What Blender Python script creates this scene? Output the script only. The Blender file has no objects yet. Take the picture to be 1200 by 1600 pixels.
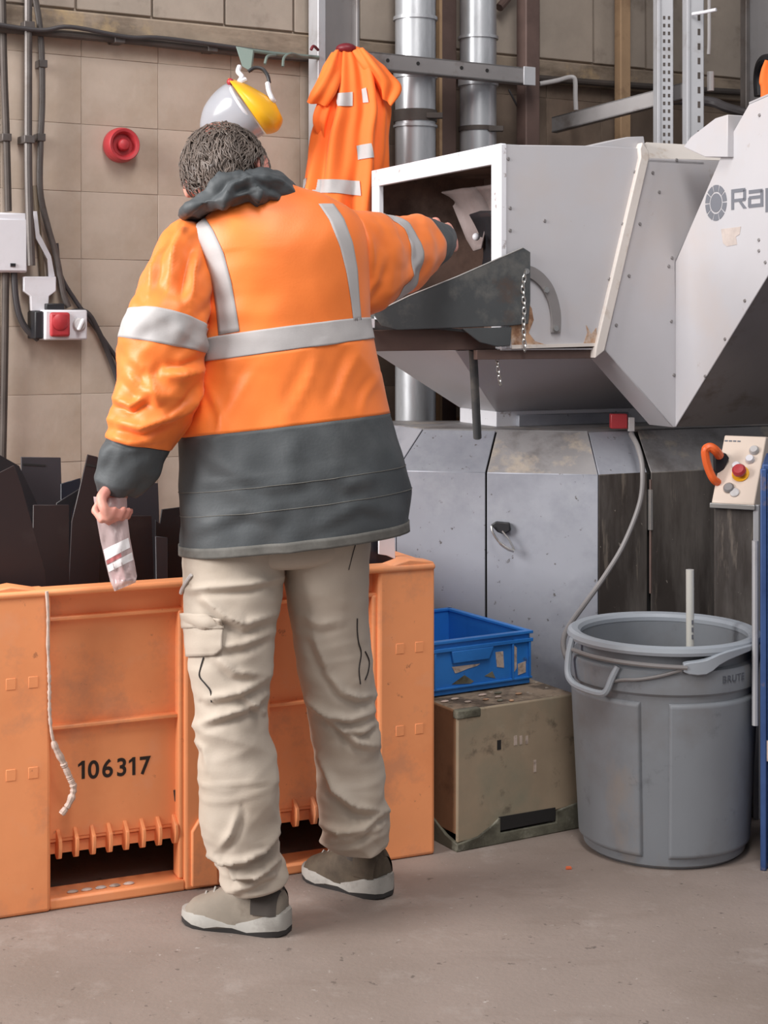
import bpy, bmesh, math, random
import numpy as np
from mathutils import Vector, Matrix, noise as mnoise

random.seed(7)
scene = bpy.context.scene
C = scene.collection

# ------------------------------------------------------------------ camera, world, lights, exposure
F = 2500.0        # focal length in pixels of the 1200x1600 frame
H = 1.35          # camera height
cam_data = bpy.data.cameras.new('camera')
cam = bpy.data.objects.new('camera', cam_data); C.objects.link(cam)
cam.location = (0, 0, H); cam.rotation_euler = (math.pi/2, 0, 0)
cam_data.sensor_fit = 'HORIZONTAL'; cam_data.sensor_width = 36.0
cam_data.lens = 36.0*F/1200.0
cam_data.shift_y = -0.25
cam_data.clip_end = 60
scene.camera = cam

w = bpy.data.worlds.new('world'); scene.world = w; w.use_nodes = True
bg = w.node_tree.nodes['Background']
bg.inputs['Color'].default_value = (0.93, 0.95, 1.0, 1); bg.inputs['Strength'].default_value = 0.28

def area(name, loc, target, size, energy, color=(1, 1, 1), sy=None):
    d = bpy.data.lights.new(name, 'AREA'); d.energy = energy; d.color = color
    d.shape = 'RECTANGLE'; d.size = size; d.size_y = sy or size
    o = bpy.data.objects.new(name, d); C.objects.link(o); o.location = loc
    o.rotation_euler = (Vector(target)-Vector(loc)).to_track_quat('-Z', 'Y').to_euler()
    return o
area('daylight_from_loading_door', (-5.0, 1.4, 3.4), (0.2, 4.2, 1.1), 2.6, 560, (1.0, 0.98, 0.96), 3.0)
area('ceiling_light_front', (0.3, 1.7, 5.0), (-0.3, 4.4, 0.9), 1.0, 115, (1.0, 0.97, 0.94), 2.2)
area('fill_light_behind', (1.2, -2.0, 5.0), (0.3, 4.2, 0.7), 2.0, 50, (1.0, 0.97, 0.93), 2.0)  # added front fill from behind the camera, not a known fixture

vs = scene.view_settings
vs.view_transform = 'Standard'; vs.look = 'None'; vs.gamma = 1.0; vs.use_curve_mapping = False
vs.exposure = 0.0

# ------------------------------------------------------------------ geometry helpers
def px(u, v, Y):
    return Vector(((u-600)/F*Y, Y, H-(v-500)/F*Y))
def floor_pt(u, v):
    return px(u, v, H*F/(v-500.0))
def on_plane(u, v, P0, D):
    """pixel -> (distance along D, height) on the vertical plane through P0 along D"""
    k = (u-600)/F
    s = (k*P0[1]-P0[0])/(D[0]-k*D[1])
    Y = P0[1]+D[1]*s
    return s, H-(v-500)/F*Y
def on_z(u, v, z):
    Y = (H-z)*F/(v-500.0)
    return px(u, v, Y)
def project(P):
    P = np.asarray(P)
    return np.stack([600+F*P[..., 0]/P[..., 1], 500+F*(H-P[..., 2])/P[..., 1]], -1)

class MB:
    def __init__(s): s.v = []; s.f = []
    def add(s, vv, ff):
        o = len(s.v); s.v += [tuple(x) for x in vv]; s.f += [tuple(i+o for i in f) for f in ff]; return s
    def box(s, lo, hi, M=None):
        x0, y0, z0 = lo; x1, y1, z1 = hi
        vv = [Vector(p) for p in ((x0,y0,z0),(x1,y0,z0),(x1,y1,z0),(x0,y1,z0),(x0,y0,z1),(x1,y0,z1),(x1,y1,z1),(x0,y1,z1))]
        if M is not None: vv = [M @ p for p in vv]
        return s.add(vv, [(0,3,2,1),(4,5,6,7),(0,1,5,4),(1,2,6,5),(2,3,7,6),(3,0,4,7)])
    def prism(s, poly, vec):
        n = len(poly); vec = Vector(vec)
        a = [Vector(p) for p in poly]; b = [p+vec for p in a]
        return s.add(a+b, [tuple(range(n-1, -1, -1)), tuple(range(n, 2*n))] + [(i, (i+1) % n, n+(i+1) % n, n+i) for i in range(n)])
    def loft(s, rings, caps=True, closed=False):
        n = len(rings[0]); vv = [p for r in rings for p in r]; ff = []
        m = len(rings)
        for i in range(m if closed else m-1):
            i2 = (i+1) % m
            for j in range(n):
                ff.append((i*n+j, i*n+(j+1) % n, i2*n+(j+1) % n, i2*n+j))
        if caps and not closed:
            ff.append(tuple(range(n-1, -1, -1))); ff.append(tuple((m-1)*n+j for j in range(n)))
        return s.add(vv, ff)
    def tube(s, path, r, n=10, closed=False, caps=True):
        P = [Vector(p) for p in path]; m = len(P)
        rr = r if isinstance(r, (list, tuple)) else [r]*m
        rings = []; prev = None
        for i in range(m):
            if closed: t = P[(i+1) % m]-P[i-1]
            else: t = P[min(i+1, m-1)]-P[max(i-1, 0)]
            t.normalize()
            if prev is None:
                a = Vector((0, 0, 1)) if abs(t.z) < .9 else Vector((1, 0, 0))
                x = t.cross(a).normalized()
            else:
                x = (prev-t*prev.dot(t)).normalized()
            prev = x; y = t.cross(x)
            rings.append([P[i]+(x*math.cos(2*math.pi*j/n)+y*math.sin(2*math.pi*j/n))*rr[i] for j in range(n)])
        return s.loft(rings, caps, closed)
    def lathe(s, prof, c=(0, 0, 0), n=48, M=None):
        rings = []
        for r, z in prof:
            ring = [Vector((c[0]+r*math.cos(2*math.pi*j/n), c[1]+r*math.sin(2*math.pi*j/n), c[2]+z)) for j in range(n)]
            if M is not None: ring = [M @ p for p in ring]
            rings.append(ring)
        return s.loft(rings, True)
    def ellipsoid(s, c, r, R=None, n=16, m=10):
        rings = []
        for i in range(m+1):
            th = math.pi*(0.02+0.96*i/m)
            ring = []
            for j in range(n):
                ph = 2*math.pi*j/n
                p = Vector((r[0]*math.sin(th)*math.cos(ph), r[1]*math.sin(th)*math.sin(ph), -r[2]*math.cos(th)))
                if R is not None: p = R @ p
                ring.append(Vector(c)+p)
            rings.append(ring)
        return s.loft(rings, True)

def smooth_path(pts, k=8, closed=False):
    P = [Vector(p) for p in pts]; n = len(P); out = []
    rng = n if closed else n-1
    for i in range(rng):
        if closed: a, b, c, d = P[i-1], P[i], P[(i+1) % n], P[(i+2) % n]
        else: a, b, c, d = P[max(i-1, 0)], P[i], P[i+1], P[min(i+2, n-1)]
        for j in range(k):
            t = j/k
            out.append(0.5*((2*b)+(c-a)*t+(2*a-5*b+4*c-d)*t*t+(3*b-a-3*c+d)*t**3))
    if not closed: out.append(P[-1])
    return out

def nz(x, y, z): return mnoise.noise(Vector((x, y, z)))

def inv_of(parent):
    if parent is None: return None
    M = Matrix.Translation(parent.location) @ parent.rotation_euler.to_matrix().to_4x4()
    p = parent.parent
    if p is not None:
        M = (Matrix.Translation(p.location) @ p.rotation_euler.to_matrix().to_4x4()) @ M
    return M.inverted()

def obj(name, mb, material, parent=None, world=False, bevel=0, smooth=35, solid=0, sub=0, loc=None, rotz=0, seg=2):
    """one mesh object; world=True when the vertices are world coordinates"""
    if isinstance(mb, bpy.types.Mesh): me = mb
    else:
        me = bpy.data.meshes.new(name)
        me.from_pydata([tuple(p) for p in mb.v], [], mb.f); me.update()
        bm = bmesh.new(); bm.from_mesh(me)
        if not getattr(mb, 'open', False):
            bmesh.ops.recalc_face_normals(bm, faces=bm.faces)
        bm.to_mesh(me); bm.free()
    o = bpy.data.objects.new(name, me); C.objects.link(o)
    if world:
        if parent is not None: me.transform(inv_of(parent))
        elif loc is not None:
            me.transform((Matrix.Translation(loc) @ Matrix.Rotation(rotz, 4, 'Z')).inverted())
    if parent is not None: o.parent = parent
    elif loc is not None: o.location = loc; o.rotation_euler = (0, 0, rotz)
    if material is not None:
        for m in (material if isinstance(material, (list, tuple)) else [material]): me.materials.append(m)
    for p in me.polygons: p.use_smooth = smooth > 0
    if 0 < smooth < 180: me.set_sharp_from_angle(angle=math.radians(smooth))
    if solid:
        m = o.modifiers.new('solid', 'SOLIDIFY'); m.thickness = solid; m.offset = 0
    if bevel:
        m = o.modifiers.new('bevel', 'BEVEL'); m.width = bevel; m.segments = seg; m.limit_method = 'ANGLE'; m.angle_limit = math.radians(35)
    if sub:
        m = o.modifiers.new('sub', 'SUBSURF'); m.levels = sub; m.render_levels = sub
    return o

def tag(o, label=None, cat=None, group=None, kind=None):
    if label: o['label'] = label
    if cat: o['category'] = cat
    if group: o['group'] = group
    if kind: o['kind'] = kind
    return o

def thing(name, label, cat, loc=(0, 0, 0), rotz=0.0, group=None):
    o = bpy.data.objects.new(name, None); C.objects.link(o)
    o.location = loc; o.rotation_euler = (0, 0, rotz); o.empty_display_size = .05
    return tag(o, label, cat, group)

def text_mesh(txt, size, bold=0.0, extrude=0.0004, space=1.0):
    cu = bpy.data.curves.new('lettering', 'FONT'); cu.body = txt; cu.size = size; cu.offset = bold; cu.extrude = extrude
    cu.space_character = space; cu.align_x = 'LEFT'
    ob = bpy.data.objects.new('tmp', cu); C.objects.link(ob)
    dg = bpy.context.evaluated_depsgraph_get()
    me = bpy.data.meshes.new_from_object(ob.evaluated_get(dg))
    bpy.data.objects.remove(ob); bpy.data.curves.remove(cu)
    me.materials.clear()
    return me

# ------------------------------------------------------------------ materials
def lin(c):
    return tuple(((x/255)/12.92 if x/255 <= .04045 else ((x/255+.055)/1.055)**2.4) for x in c)+(1,)
def mat(name, col, rough=.6, metal=0., var=.12, vsc=4., bump=.1, bsc=60., layers=(), spec=.5, alpha=1.0, trans=0.0,
        bdist=.002, rand=0.0, stretch=(1, 1, 1), sheen=0.0, sss=0.0):
    m = bpy.data.materials.new(name); m.use_nodes = True
    nt = m.node_tree; N = nt.nodes; L = nt.links; P = N['Principled BSDF']
    tc = N.new('ShaderNodeTexCoord')
    def mapping(sc, off=0.0):
        mp = N.new('ShaderNodeMapping'); mp.inputs['Scale'].default_value = sc; mp.inputs['Location'].default_value = (off, off*.7, off*1.3)
        L.new(tc.outputs['Object'], mp.inputs['Vector']); return mp.outputs['Vector']
    base = lin(col)
    n1 = N.new('ShaderNodeTexNoise'); n1.inputs['Scale'].default_value = vsc; n1.inputs['Detail'].default_value = 5; n1.inputs['Roughness'].default_value = .6
    L.new(mapping(stretch), n1.inputs['Vector'])
    mr = N.new('ShaderNodeMapRange'); mr.inputs['From Min'].default_value = .3; mr.inputs['From Max'].default_value = .7
    mr.inputs['To Min'].default_value = 1-var; mr.inputs['To Max'].default_value = 1+var
    L.new(n1.outputs['Fac'], mr.inputs['Value'])
    vm = N.new('ShaderNodeVectorMath'); vm.operation = 'SCALE'; vm.inputs[0].default_value = base[:3]
    L.new(mr.outputs['Result'], vm.inputs['Scale'])
    cur = vm.outputs['Vector']
    if rand:
        oi = N.new('ShaderNodeObjectInfo'); r2 = N.new('ShaderNodeMapRange')
        r2.inputs['To Min'].default_value = 1-rand; r2.inputs['To Max'].default_value = 1+rand
        L.new(oi.outputs['Random'], r2.inputs['Value'])
        v2 = N.new('ShaderNodeVectorMath'); v2.operation = 'SCALE'; L.new(cur, v2.inputs[0]); L.new(r2.outputs['Result'], v2.inputs['Scale']); cur = v2.outputs['Vector']
    for i, (lc, sc, lo, hi, st) in enumerate(layers):
        n = N.new('ShaderNodeTexNoise'); n.inputs['Scale'].default_value = 1.0; n.inputs['Detail'].default_value = 6; n.inputs['Roughness'].default_value = .65
        L.new(mapping(sc if isinstance(sc, tuple) else (sc, sc, sc), 3.7*(i+1)), n.inputs['Vector'])
        r = N.new('ShaderNodeMapRange'); r.inputs['From Min'].default_value = lo-.035; r.inputs['From Max'].default_value = hi-.035
        r.inputs['To Max'].default_value = st; L.new(n.outputs['Fac'], r.inputs['Value'])
        mx = N.new('ShaderNodeMix'); mx.data_type = 'RGBA'
        L.new(r.outputs['Result'], mx.inputs['Factor']); L.new(cur, mx.inputs['A']); mx.inputs['B'].default_value = lin(lc)
        cur = mx.outputs['Result']
    L.new(cur, P.inputs['Base Color'])
    P.inputs['Roughness'].default_value = rough; P.inputs['Metallic'].default_value = metal
    P.inputs['Specular IOR Level'].default_value = spec
    if sheen: P.inputs['Sheen Weight'].default_value = sheen
    if sss: P.inputs['Subsurface Weight'].default_value = sss; P.inputs['Subsurface Radius'].default_value = (.012, .005, .003)
    if alpha < 1: P.inputs['Alpha'].default_value = alpha
    if trans: P.inputs['Transmission Weight'].default_value = trans
    if bump:
        nb = N.new('ShaderNodeTexNoise'); nb.inputs['Scale'].default_value = bsc; nb.inputs['Detail'].default_value = 4
        L.new(mapping((1, 1, 1), 1.0), nb.inputs['Vector'])
        b = N.new('ShaderNodeBump'); b.inputs['Strength'].default_value = bump; b.inputs['Distance'].default_value = bdist
        L.new(nb.outputs['Fac'], b.inputs['Height']); L.new(b.outputs['Normal'], P.inputs['Normal'])
    return m

M_block = mat('painted_block', (187, 171, 157), .85, var=.08, vsc=5, bump=.35, bsc=45, rand=.05,
              layers=[((150, 128, 104), 1.6, .55, .75, .55), ((104, 94, 86), 11, .68, .74, .6), ((192, 182, 172), 2.4, .58, .75, .4)])
M_block_dark = mat('dark_block', (134, 116, 102), .9, var=.16, vsc=5, bump=.35, bsc=45, rand=.12,
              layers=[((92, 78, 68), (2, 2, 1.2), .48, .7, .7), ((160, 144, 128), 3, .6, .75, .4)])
M_mortar = mat('mortar', (178, 162, 148), .9, var=.15)
M_lintel = mat('old_concrete', (150, 134, 118), .9, var=.2, vsc=8, bump=.5, bsc=30, layers=[((92, 78, 66), (3, 3, 10), .5, .7, .8), ((186, 160, 122), 6, .6, .72, .7)])
M_slab = mat('upper_concrete', (168, 155, 143), .9, var=.14, vsc=4, bump=.4, bsc=40, rand=.06, layers=[((108, 96, 86), 5, .6, .75, .6)])
M_floor = mat('concrete_floor', (141, 127, 119), .7, var=.10, vsc=2.2, bump=.35, bsc=90, bdist=.003,
              layers=[((124, 110, 100), 1.3, .5, .7, .6), ((168, 158, 152), 7, .6, .72, .3), ((92, 82, 76), 38, .68, .72, .75), ((188, 180, 175), 55, .7, .74, .5), ((122, 107, 98), (3, 9, 1), .58, .7, .3)])
M_pipe_grey = mat('grey_conduit', (98, 92, 90), .45, .4, var=.15, vsc=12, layers=[((84, 74, 68), 12, .55, .7, .6)])
M_pipe_dark = mat('dark_conduit', (78, 70, 66), .6, .2, var=.2, vsc=12)
M_cable_dark = mat('dark_cable', (62, 58, 60), .5, var=.1)
M_cable_brown = mat('brown_cable', (100, 86, 70), .6, var=.1)
M_white_plastic = mat('white_plastic', (222, 220, 226), .4, var=.04, layers=[((180, 170, 165), 5, .6, .8, .4)])
M_grey_plastic = mat('pale_grey_plastic', (196, 192, 192), .4, var=.05)
M_red_plastic = mat('red_plastic', (178, 54, 60), .4, var=.06)
M_red_dark = mat('dark_red_plastic', (110, 24, 36), .5, var=.06)
M_galv = mat('galvanised_duct', (196, 198, 202), .34, .55, var=.10, vsc=7, bump=.05, stretch=(1, 1, .3), layers=[((150, 150, 154), (9, 9, 2), .5, .65, .5)])
M_steel = mat('grey_painted_steel', (140, 136, 136), .5, .3, var=.1, layers=[((104, 90, 82), 7, .58, .72, .6)])
M_steel_light = mat('light_grey_steel', (186, 186, 190), .45, .3, var=.06, layers=[((140, 132, 128), 9, .6, .72, .4)])
M_rust_steel = mat('brown_painted_steel', (98, 78, 72), .65, .1, var=.15, layers=[((70, 54, 50), 5, .5, .7, .6)])
M_ochre = mat('ochre_post', (168, 138, 108), .8, var=.15, layers=[((120, 92, 70), 8, .55, .7, .6)])
M_green_steel = mat('green_grey_steel', (118, 132, 126), .5, .3, var=.1)
M_hop = mat('hopper_paint', (190, 188, 192), .42, var=.035, vsc=2.5, bump=.03, layers=[((196, 178, 166), 2.0, .56, .8, .4), ((150, 132, 120), 16, .7, .76, .5)])
M_hop_cream = mat('flange_cream', (212, 204, 198), .5, var=.05, layers=[((170, 145, 120), 14, .6, .74, .6)])
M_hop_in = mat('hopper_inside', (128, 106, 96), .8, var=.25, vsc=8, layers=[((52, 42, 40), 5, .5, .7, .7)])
M_hop_worn_lit = mat('worn_lit_paint', (226, 226, 232), .45, var=.05, layers=[((128, 110, 104), 22, .655, .72, .7)])  # worn spots; white raised above the hopper paint to mimic light from the left
M_tray = mat('black_tray', (76, 79, 81), .55, .2, var=.15, vsc=6, bump=.1, layers=[((118, 116, 112), 9, .54, .68, .55), ((96, 72, 58), 6, .6, .72, .6)])
M_tray_edge = mat('worn_metal_edge', (160, 158, 156), .4, .6, var=.1)
M_rust = mat('rust', (178, 142, 114), .9, var=.25, vsc=30, bump=.4, layers=[((120, 82, 60), 22, .54, .66, .8), ((204, 188, 176), 16, .54, .66, .8)])
M_base = mat('base_grey_paint', (160, 162, 171), .5, .25, var=.08, vsc=3, bump=.06, layers=[((124, 127, 138), 3.2, .48, .7, .7), ((176, 178, 184), 6, .58, .72, .4), ((84, 76, 70), 42, .68, .72, .8)])
M_base_dirty_shade = mat('base_dirty_shade_paint', (104, 98, 94), .6, .2, var=.2, vsc=5, bump=.12, stretch=(1, 1, .4), layers=[((58, 50, 46), (9, 9, 1.6), .42, .62, .85), ((150, 138, 126), (26, 26, 3), .62, .7, .5), ((170, 160, 150), 40, .7, .73, .8)])  # streaky dirt; base tone also darkened as shade under the chute
M_base_mid = mat('base_splashed_paint', (146, 143, 144), .55, .2, var=.14, vsc=5, bump=.1, layers=[((88, 82, 80), 5, .5, .66, .7), ((186, 172, 156), 7, .58, .68, .7)])
M_dark_gap = mat('dark_gap', (34, 32, 32), .8, var=.1)
M_chrome = mat('chrome', (196, 194, 192), .25, .9, var=.08)
M_cable_grey = mat('grey_hose', (128, 124, 124), .5, var=.08)
M_black = mat('black_plastic', (34, 34, 38), .45, var=.1)
M_rubber = mat('rubber_flap', (142, 128, 126), .7, var=.1, layers=[((100, 86, 84), 6, .5, .7, .5)])
M_crate = mat('orange_plastic', (249, 162, 108), .5, var=.06, vsc=3, bump=.04, layers=[((222, 124, 72), 2.2, .55, .75, .4), ((196, 138, 108), 5, .57, .7, .5), ((242, 170, 130), 9, .6, .72, .35), ((150, 96, 70), 26, .7, .75, .6)], sss=0.0)
M_crate_in = mat('orange_plastic_shaded', (196, 92, 48), .6, var=.1)
M_print = mat('black_print', (40, 30, 26), .7, var=.1)
M_rope = mat('white_rope', (200, 178, 166), .8, var=.15, vsc=60)
def sheet_mat(n, c, r=.45): return mat(n, c, r, var=.1, vsc=3, bump=.04, layers=[((88, 80, 80), (5, 5, 5), .6, .8, .25)])
M_sh_brown = sheet_mat('dark_brown_sheet', (44, 34, 36)); M_sh_grey = sheet_mat('charcoal_sheet', (60, 57, 62)); M_sh_navy = sheet_mat('black_navy_sheet', (36, 38, 48), .35); M_sh_black = sheet_mat('black_sheet', (32, 30, 34))
M_bin = mat('grey_bin_plastic', (132, 136, 142), .5, var=.06, vsc=3, bump=.06, layers=[((112, 104, 100), 2.6, .52, .7, .55), ((150, 136, 124), (5, 5, 2.5), .6, .72, .5), ((84, 84, 88), 11, .64, .74, .4)])
M_bin_rim = mat('grey_bin_rim', (160, 166, 174), .45, var=.05)
M_bin_dark = mat('dark_bin_plastic', (96, 100, 108), .55, var=.1)
M_blue = mat('blue_plastic', (44, 122, 204), .4, var=.08, vsc=4, layers=[((26, 88, 160), 3, .55, .75, .5), ((70, 66, 70), 14, .66, .72, .6)])
M_label = mat('torn_label', (190, 172, 160), .8, var=.15, vsc=30, layers=[((120, 104, 92), 30, .52, .66, .7)])
M_box = mat('worn_brown_box', (158, 140, 118), .8, var=.12, vsc=5, bump=.2, layers=[((120, 128, 112), 3.5, .52, .72, .5), ((84, 74, 62), 9, .6, .7, .75), ((176, 160, 140), 6, .6, .72, .4)])
M_box_side = mat('brown_box_side', (140, 104, 76), .85, var=.14, vsc=5, bump=.2, layers=[((84, 62, 46), 6, .55, .7, .6)])
M_box_green = mat('green_grime_base', (106, 104, 90), .8, var=.2, vsc=9, bump=.3, layers=[((58, 54, 44), 8, .5, .65, .8), ((168, 164, 150), 12, .6, .7, .6)])
M_box_top = mat('grimy_box_top', (150, 132, 112), .85, var=.2, vsc=9, bump=.4, layers=[((72, 60, 50), 9, .5, .62, .85), ((196, 186, 172), 26, .66, .72, .8)])
M_cab_blue = mat('blue_painted_steel', (58, 86, 138), .45, .1, var=.1, layers=[((28, 48, 96), 3, .5, .7, .7), ((140, 118, 100), 9, .64, .72, .7)])
M_panel = mat('beige_panel', (222, 204, 190), .45, var=.04)
M_orange_handle = mat('orange_handle', (240, 106, 48), .4, var=.05)
M_yellow = mat('yellow_plastic', (250, 186, 38), .35, var=.05)
M_visor = mat('grey_visor', (178, 180, 188), .18, 0., var=.04, alpha=.85, spec=.8)
M_hv = mat('hi_vis_orange', (250, 130, 54), .48, var=.06, vsc=5, bump=.12, bsc=220, layers=[((244, 112, 44), 3, .55, .75, .4)], sheen=.1)
M_hv2 = mat('hi_vis_vest_orange', (252, 118, 40), .7, var=.07, vsc=5, bump=.1, bsc=200, sheen=.1)
M_navy = mat('charcoal_fabric', (70, 74, 77), .6, var=.1, vsc=6, bump=.2, bsc=160, layers=[((98, 100, 102), 4, .55, .75, .5)])
M_hem = mat('worn_hem_fabric', (100, 98, 94), .8, var=.2, vsc=30, bump=.3)
M_tape = mat('reflective_tape', (182, 178, 178), .62, 0, var=.06, vsc=16, bump=.1, bsc=300)
M_khaki = mat('khaki_fabric', (184, 171, 157), .75, var=.06, vsc=7, bump=.15, bsc=260, layers=[((166, 149, 129), 3, .52, .72, .45)], sheen=.1)
M_cord = mat('black_cord', (36, 32, 32), .6)
M_skin = mat('skin', (214, 150, 134), .55, var=.08, vsc=20, bump=.1, bsc=120, layers=[((200, 110, 104), 9, .5, .7, .5)], sss=.1)
M_hair = mat('dark_grey_hair', (74, 63, 58), .5, var=.35, vsc=30, bump=.2)
M_hair2 = mat('grey_brown_hair', (100, 88, 81), .4, var=.4, vsc=14)
M_eye = mat('eye_white', (230, 228, 224), .3)
M_shoe = mat('grey_suede', (140, 130, 118), .85, var=.14, vsc=12, bump=.25, layers=[((96, 82, 70), 10, .54, .7, .6)])
M_shoe_dark = mat('dark_brown_suede', (92, 80, 66), .8, var=.16, vsc=12, bump=.25, layers=[((56, 46, 38), 9, .5, .68, .7)])
M_sole = mat('grey_rubber_sole', (164, 160, 154), .7, var=.12, vsc=14, layers=[((110, 104, 98), 10, .55, .7, .6)])
M_sole_dark = mat('black_rubber_sole', (52, 50, 50), .7, var=.15)
M_sock = mat('dark_sock', (72, 66, 62), .9, var=.1)
M_bag = mat('clear_plastic_bag', (206, 184, 184), .2, var=.05, alpha=.62, spec=.9)
M_bag_white = mat('bag_white_print', (240, 236, 238), .4, var=.03)
M_bag_red = mat('bag_red_print', (190, 110, 112), .5, var=.1)
M_logo = mat('logo_grey', (112, 114, 122), .5, var=.05)
M_stain = mat('tape_residue', (190, 178, 172), .9, var=.12, vsc=40)
M_pvc = mat('white_pvc', (232, 230, 222), .35, var=.03)
M_scrap = mat('orange_scrap', (226, 110, 70), .6)

# ------------------------------------------------------------------ setting: floor and walls
ANG_W = math.radians(31.0)
W0 = Vector((-1.2, 5.0, 0)); DW = Vector((math.cos(ANG_W), math.sin(ANG_W), 0)); NW = Vector((math.sin(ANG_W), -math.cos(ANG_W), 0))

fl = MB().add([(-5, -1, 0), (6, -1, 0), (6, 9.5, 0), (-5, 9.5, 0)], [(0, 1, 2, 3)])
tag(obj('floor', fl, M_floor), kind='structure')['label'] = 'worn grey-brown concrete factory floor'

wall = thing('wall_back', None, None, W0, ANG_W); tag(wall, kind='structure'); wall['label'] = 'painted concrete block wall behind the machines'
# local: x along wall, y away from camera
BWID, BH = .265, .2165
obj('backing', MB().box((-1.6, .003, 0), (5.5, .2, 4.2)), M_mortar, wall)
blk = None; _gc = {}
def dark_copy(me):
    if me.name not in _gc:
        c = me.copy(); c.materials.clear(); c.materials.append(M_block_dark); _gc[me.name] = c
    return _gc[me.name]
zs0 = 1.113-5*BH
for r in range(-1, 11):
    z0 = zs0+r*BH
    if z0 < -.01: continue
    z1 = min(z0+BH, 2.25)
    if z1-z0 < .05: continue
    for c in range(-6, 16):
        x0 = .001+c*BWID
        full = abs(z1-z0-BH) < 1e-4
        if full and blk is not None:
            o = bpy.data.objects.new('block', blk); C.objects.link(o); o.parent = wall
        else:
            g = .0006
            o = obj('block', MB().box((g, 0, g), (BWID-g, .014, z1-z0-g)), M_block, wall, bevel=.0007, seg=1)
            if full:
                blk = o.data
        o.location = (x0, random.uniform(-.0006, .0006), z0)
        if x0 > 1.28: o.data = dark_copy(o.data)  # darker brown blocks along the right part of the wall
        if not o.modifiers:
            m = o.modifiers.new('bevel', 'BEVEL'); m.width = .0007; m.segments = 1
# ledge beam along the wall and slabs above
lg = MB().box((-1.6, -.03, 2.25), (5.5, .012, 2.335)); obj('ledge', lg, M_lintel, wall, bevel=.006)
for i, (t0, t1) in enumerate([(-1.2, -.9), (-.9, -.55), (-.55, -.28)]+[(-.28+.262*k, -.28+.262*(k+1)) for k in range(14)]):
    obj('slab', MB().box((t0+.003, -.012, 2.345), (t1-.003, .012, 3.3)), M_slab, wall, bevel=.003, seg=1)

def wpt(u, v, off=0.0):
    """pixel on the wall -> local wall coordinates, standing off toward the room"""
    s, z = on_plane(u, v, W0+NW*off, DW)
    return Vector((s, -off, z))

# conduits on the wall
def wall_tube(name, label, cat, pts, r, m, off, group=None, clips=()):
    P = [wpt(u, v, off) for u, v in pts]
    b = P[0]
    t = thing(name, label, cat, W0, ANG_W, group)
    mb = MB().tube(smooth_path(P, 6), r, 10)
    obj('run', mb, m, t)
    for (u, v) in clips:
        p = wpt(u, v, off)
        obj('clip', MB().box((p.x-r*1.35, -off-r*1.3, p.z-.012), (p.x+r*1.35, -.001, p.z+.012)), M_pipe_grey, t, bevel=.002)
    return t
wall_tube('conduit', 'dark vertical conduit at the far left edge of the wall', 'conduit', [(3, -40), (6, 100), (10, 215), (13, 330)], .011, M_pipe_dark, .03, clips=[(9, 215)])
wall_tube('conduit', 'thick grey vertical conduit running down past the white box', 'conduit', [(44, -40), (44, 100), (44, 250), (46, 340), (49, 415)], .0125, M_pipe_grey, .055, clips=[(44, 218), (44, 40)])
wall_tube('conduit', 'thin dark conduit that bends off to the right above the red socket', 'conduit', [(50, -30), (63, 50), (66, 150), (63, 230), (63, 300), (75, 355), (88, 400), (98, 455), (107, 480)], .010, M_pipe_grey, .032, clips=[(66, 100), (63, 215)])
wall_tube('conduit', 'brown conduit dropping to the floor below the white box', 'conduit', [(9, 425), (8, 520), (6, 640), (4, 740), (3, 900)], .011, M_pipe_dark, .025)
wall_tube('cable', 'dark cable looping under the white box to the red socket', 'cable', [(22, 425), (24, 460), (30, 492), (42, 515), (60, 530)], .010, M_cable_dark, .03)
wall_tube('cable', 'brown cable behind the white bracket', 'cable', [(55, 290), (58, 330), (62, 380), (66, 430), (70, 480)], .008, M_cable_brown, .02)
wall_tube('cable', 'dark cable hanging from the red socket behind the orange sleeve', 'cable', [(108, 488), (135, 488), (155, 520), (172, 560), (186, 600), (200, 660), (210, 760), (214, 900)], .0085, M_cable_dark, .022)
wall_tube('cable', 'thin dark cable curving from behind the white bracket down to the orange sleeve', 'cable', [(88, 380), (95, 430), (118, 470), (140, 500), (165, 535), (190, 575), (215, 640), (226, 740), (230, 900)], .007, M_cable_dark, .018)
hc = wall_tube('conduit', 'long dark horizontal conduit under the concrete ledge', 'conduit', [(-30, 42), (70, 51), (200, 63), (380, 83), (500, 93), (700, 110), (900, 127), (1100, 141), (1300, 152)], .013, M_pipe_dark, .045, clips=[(185, 62), (330, 76)])
wall_tube('cable', 'thin cable lying on top of the horizontal conduit', 'cable', [(-30, 34), (60, 47), (110, 42), (200, 58), (260, 60), (420, 82)], .007, M_cable_dark, .07)

# white distribution box, T bracket, red socket, siren
def wbox(name, label, cat, u0, v0, u1, v1, dep, m, rz=0):
    t = thing(name, label, cat, W0, ANG_W)
    a = wpt(u0, v0, dep); b = wpt(u1, v1, dep)
    obj('body', MB().box((a.x, -dep, b.z), (b.x, -.001, a.z)), m, t, bevel=.006)
    return t, a, b
t, a, b = wbox('junction_box', 'white plastic junction box on the wall at left edge', 'junction box', -18, 331, 43, 426, .05, M_white_plastic)
obj('lid', MB().box((a.x+.004, -.056, b.z+.004), (b.x-.004, -.05, a.z-.02)), M_white_plastic, t, bevel=.004)
p = wpt(20, 414, .056); obj('latch', MB().box((p.x-.008, -.06, p.z-.005), (p.x+.008, -.056, p.z+.005)), M_black, t)
t = thing('socket_bracket', 'white T-shaped bracket above the red socket', 'bracket', W0, ANG_W)
D = .04
def wpoly(pts, off): return [wpt(u, v, off) for u, v in pts]
obj('plate', MB().prism(wpoly([(37, 432), (88, 432), (88, 455), (77, 463), (76, 486), (49, 486), (48, 463), (37, 455)], D), (0, .018, 0)), M_white_plastic, t, bevel=.003)
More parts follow.
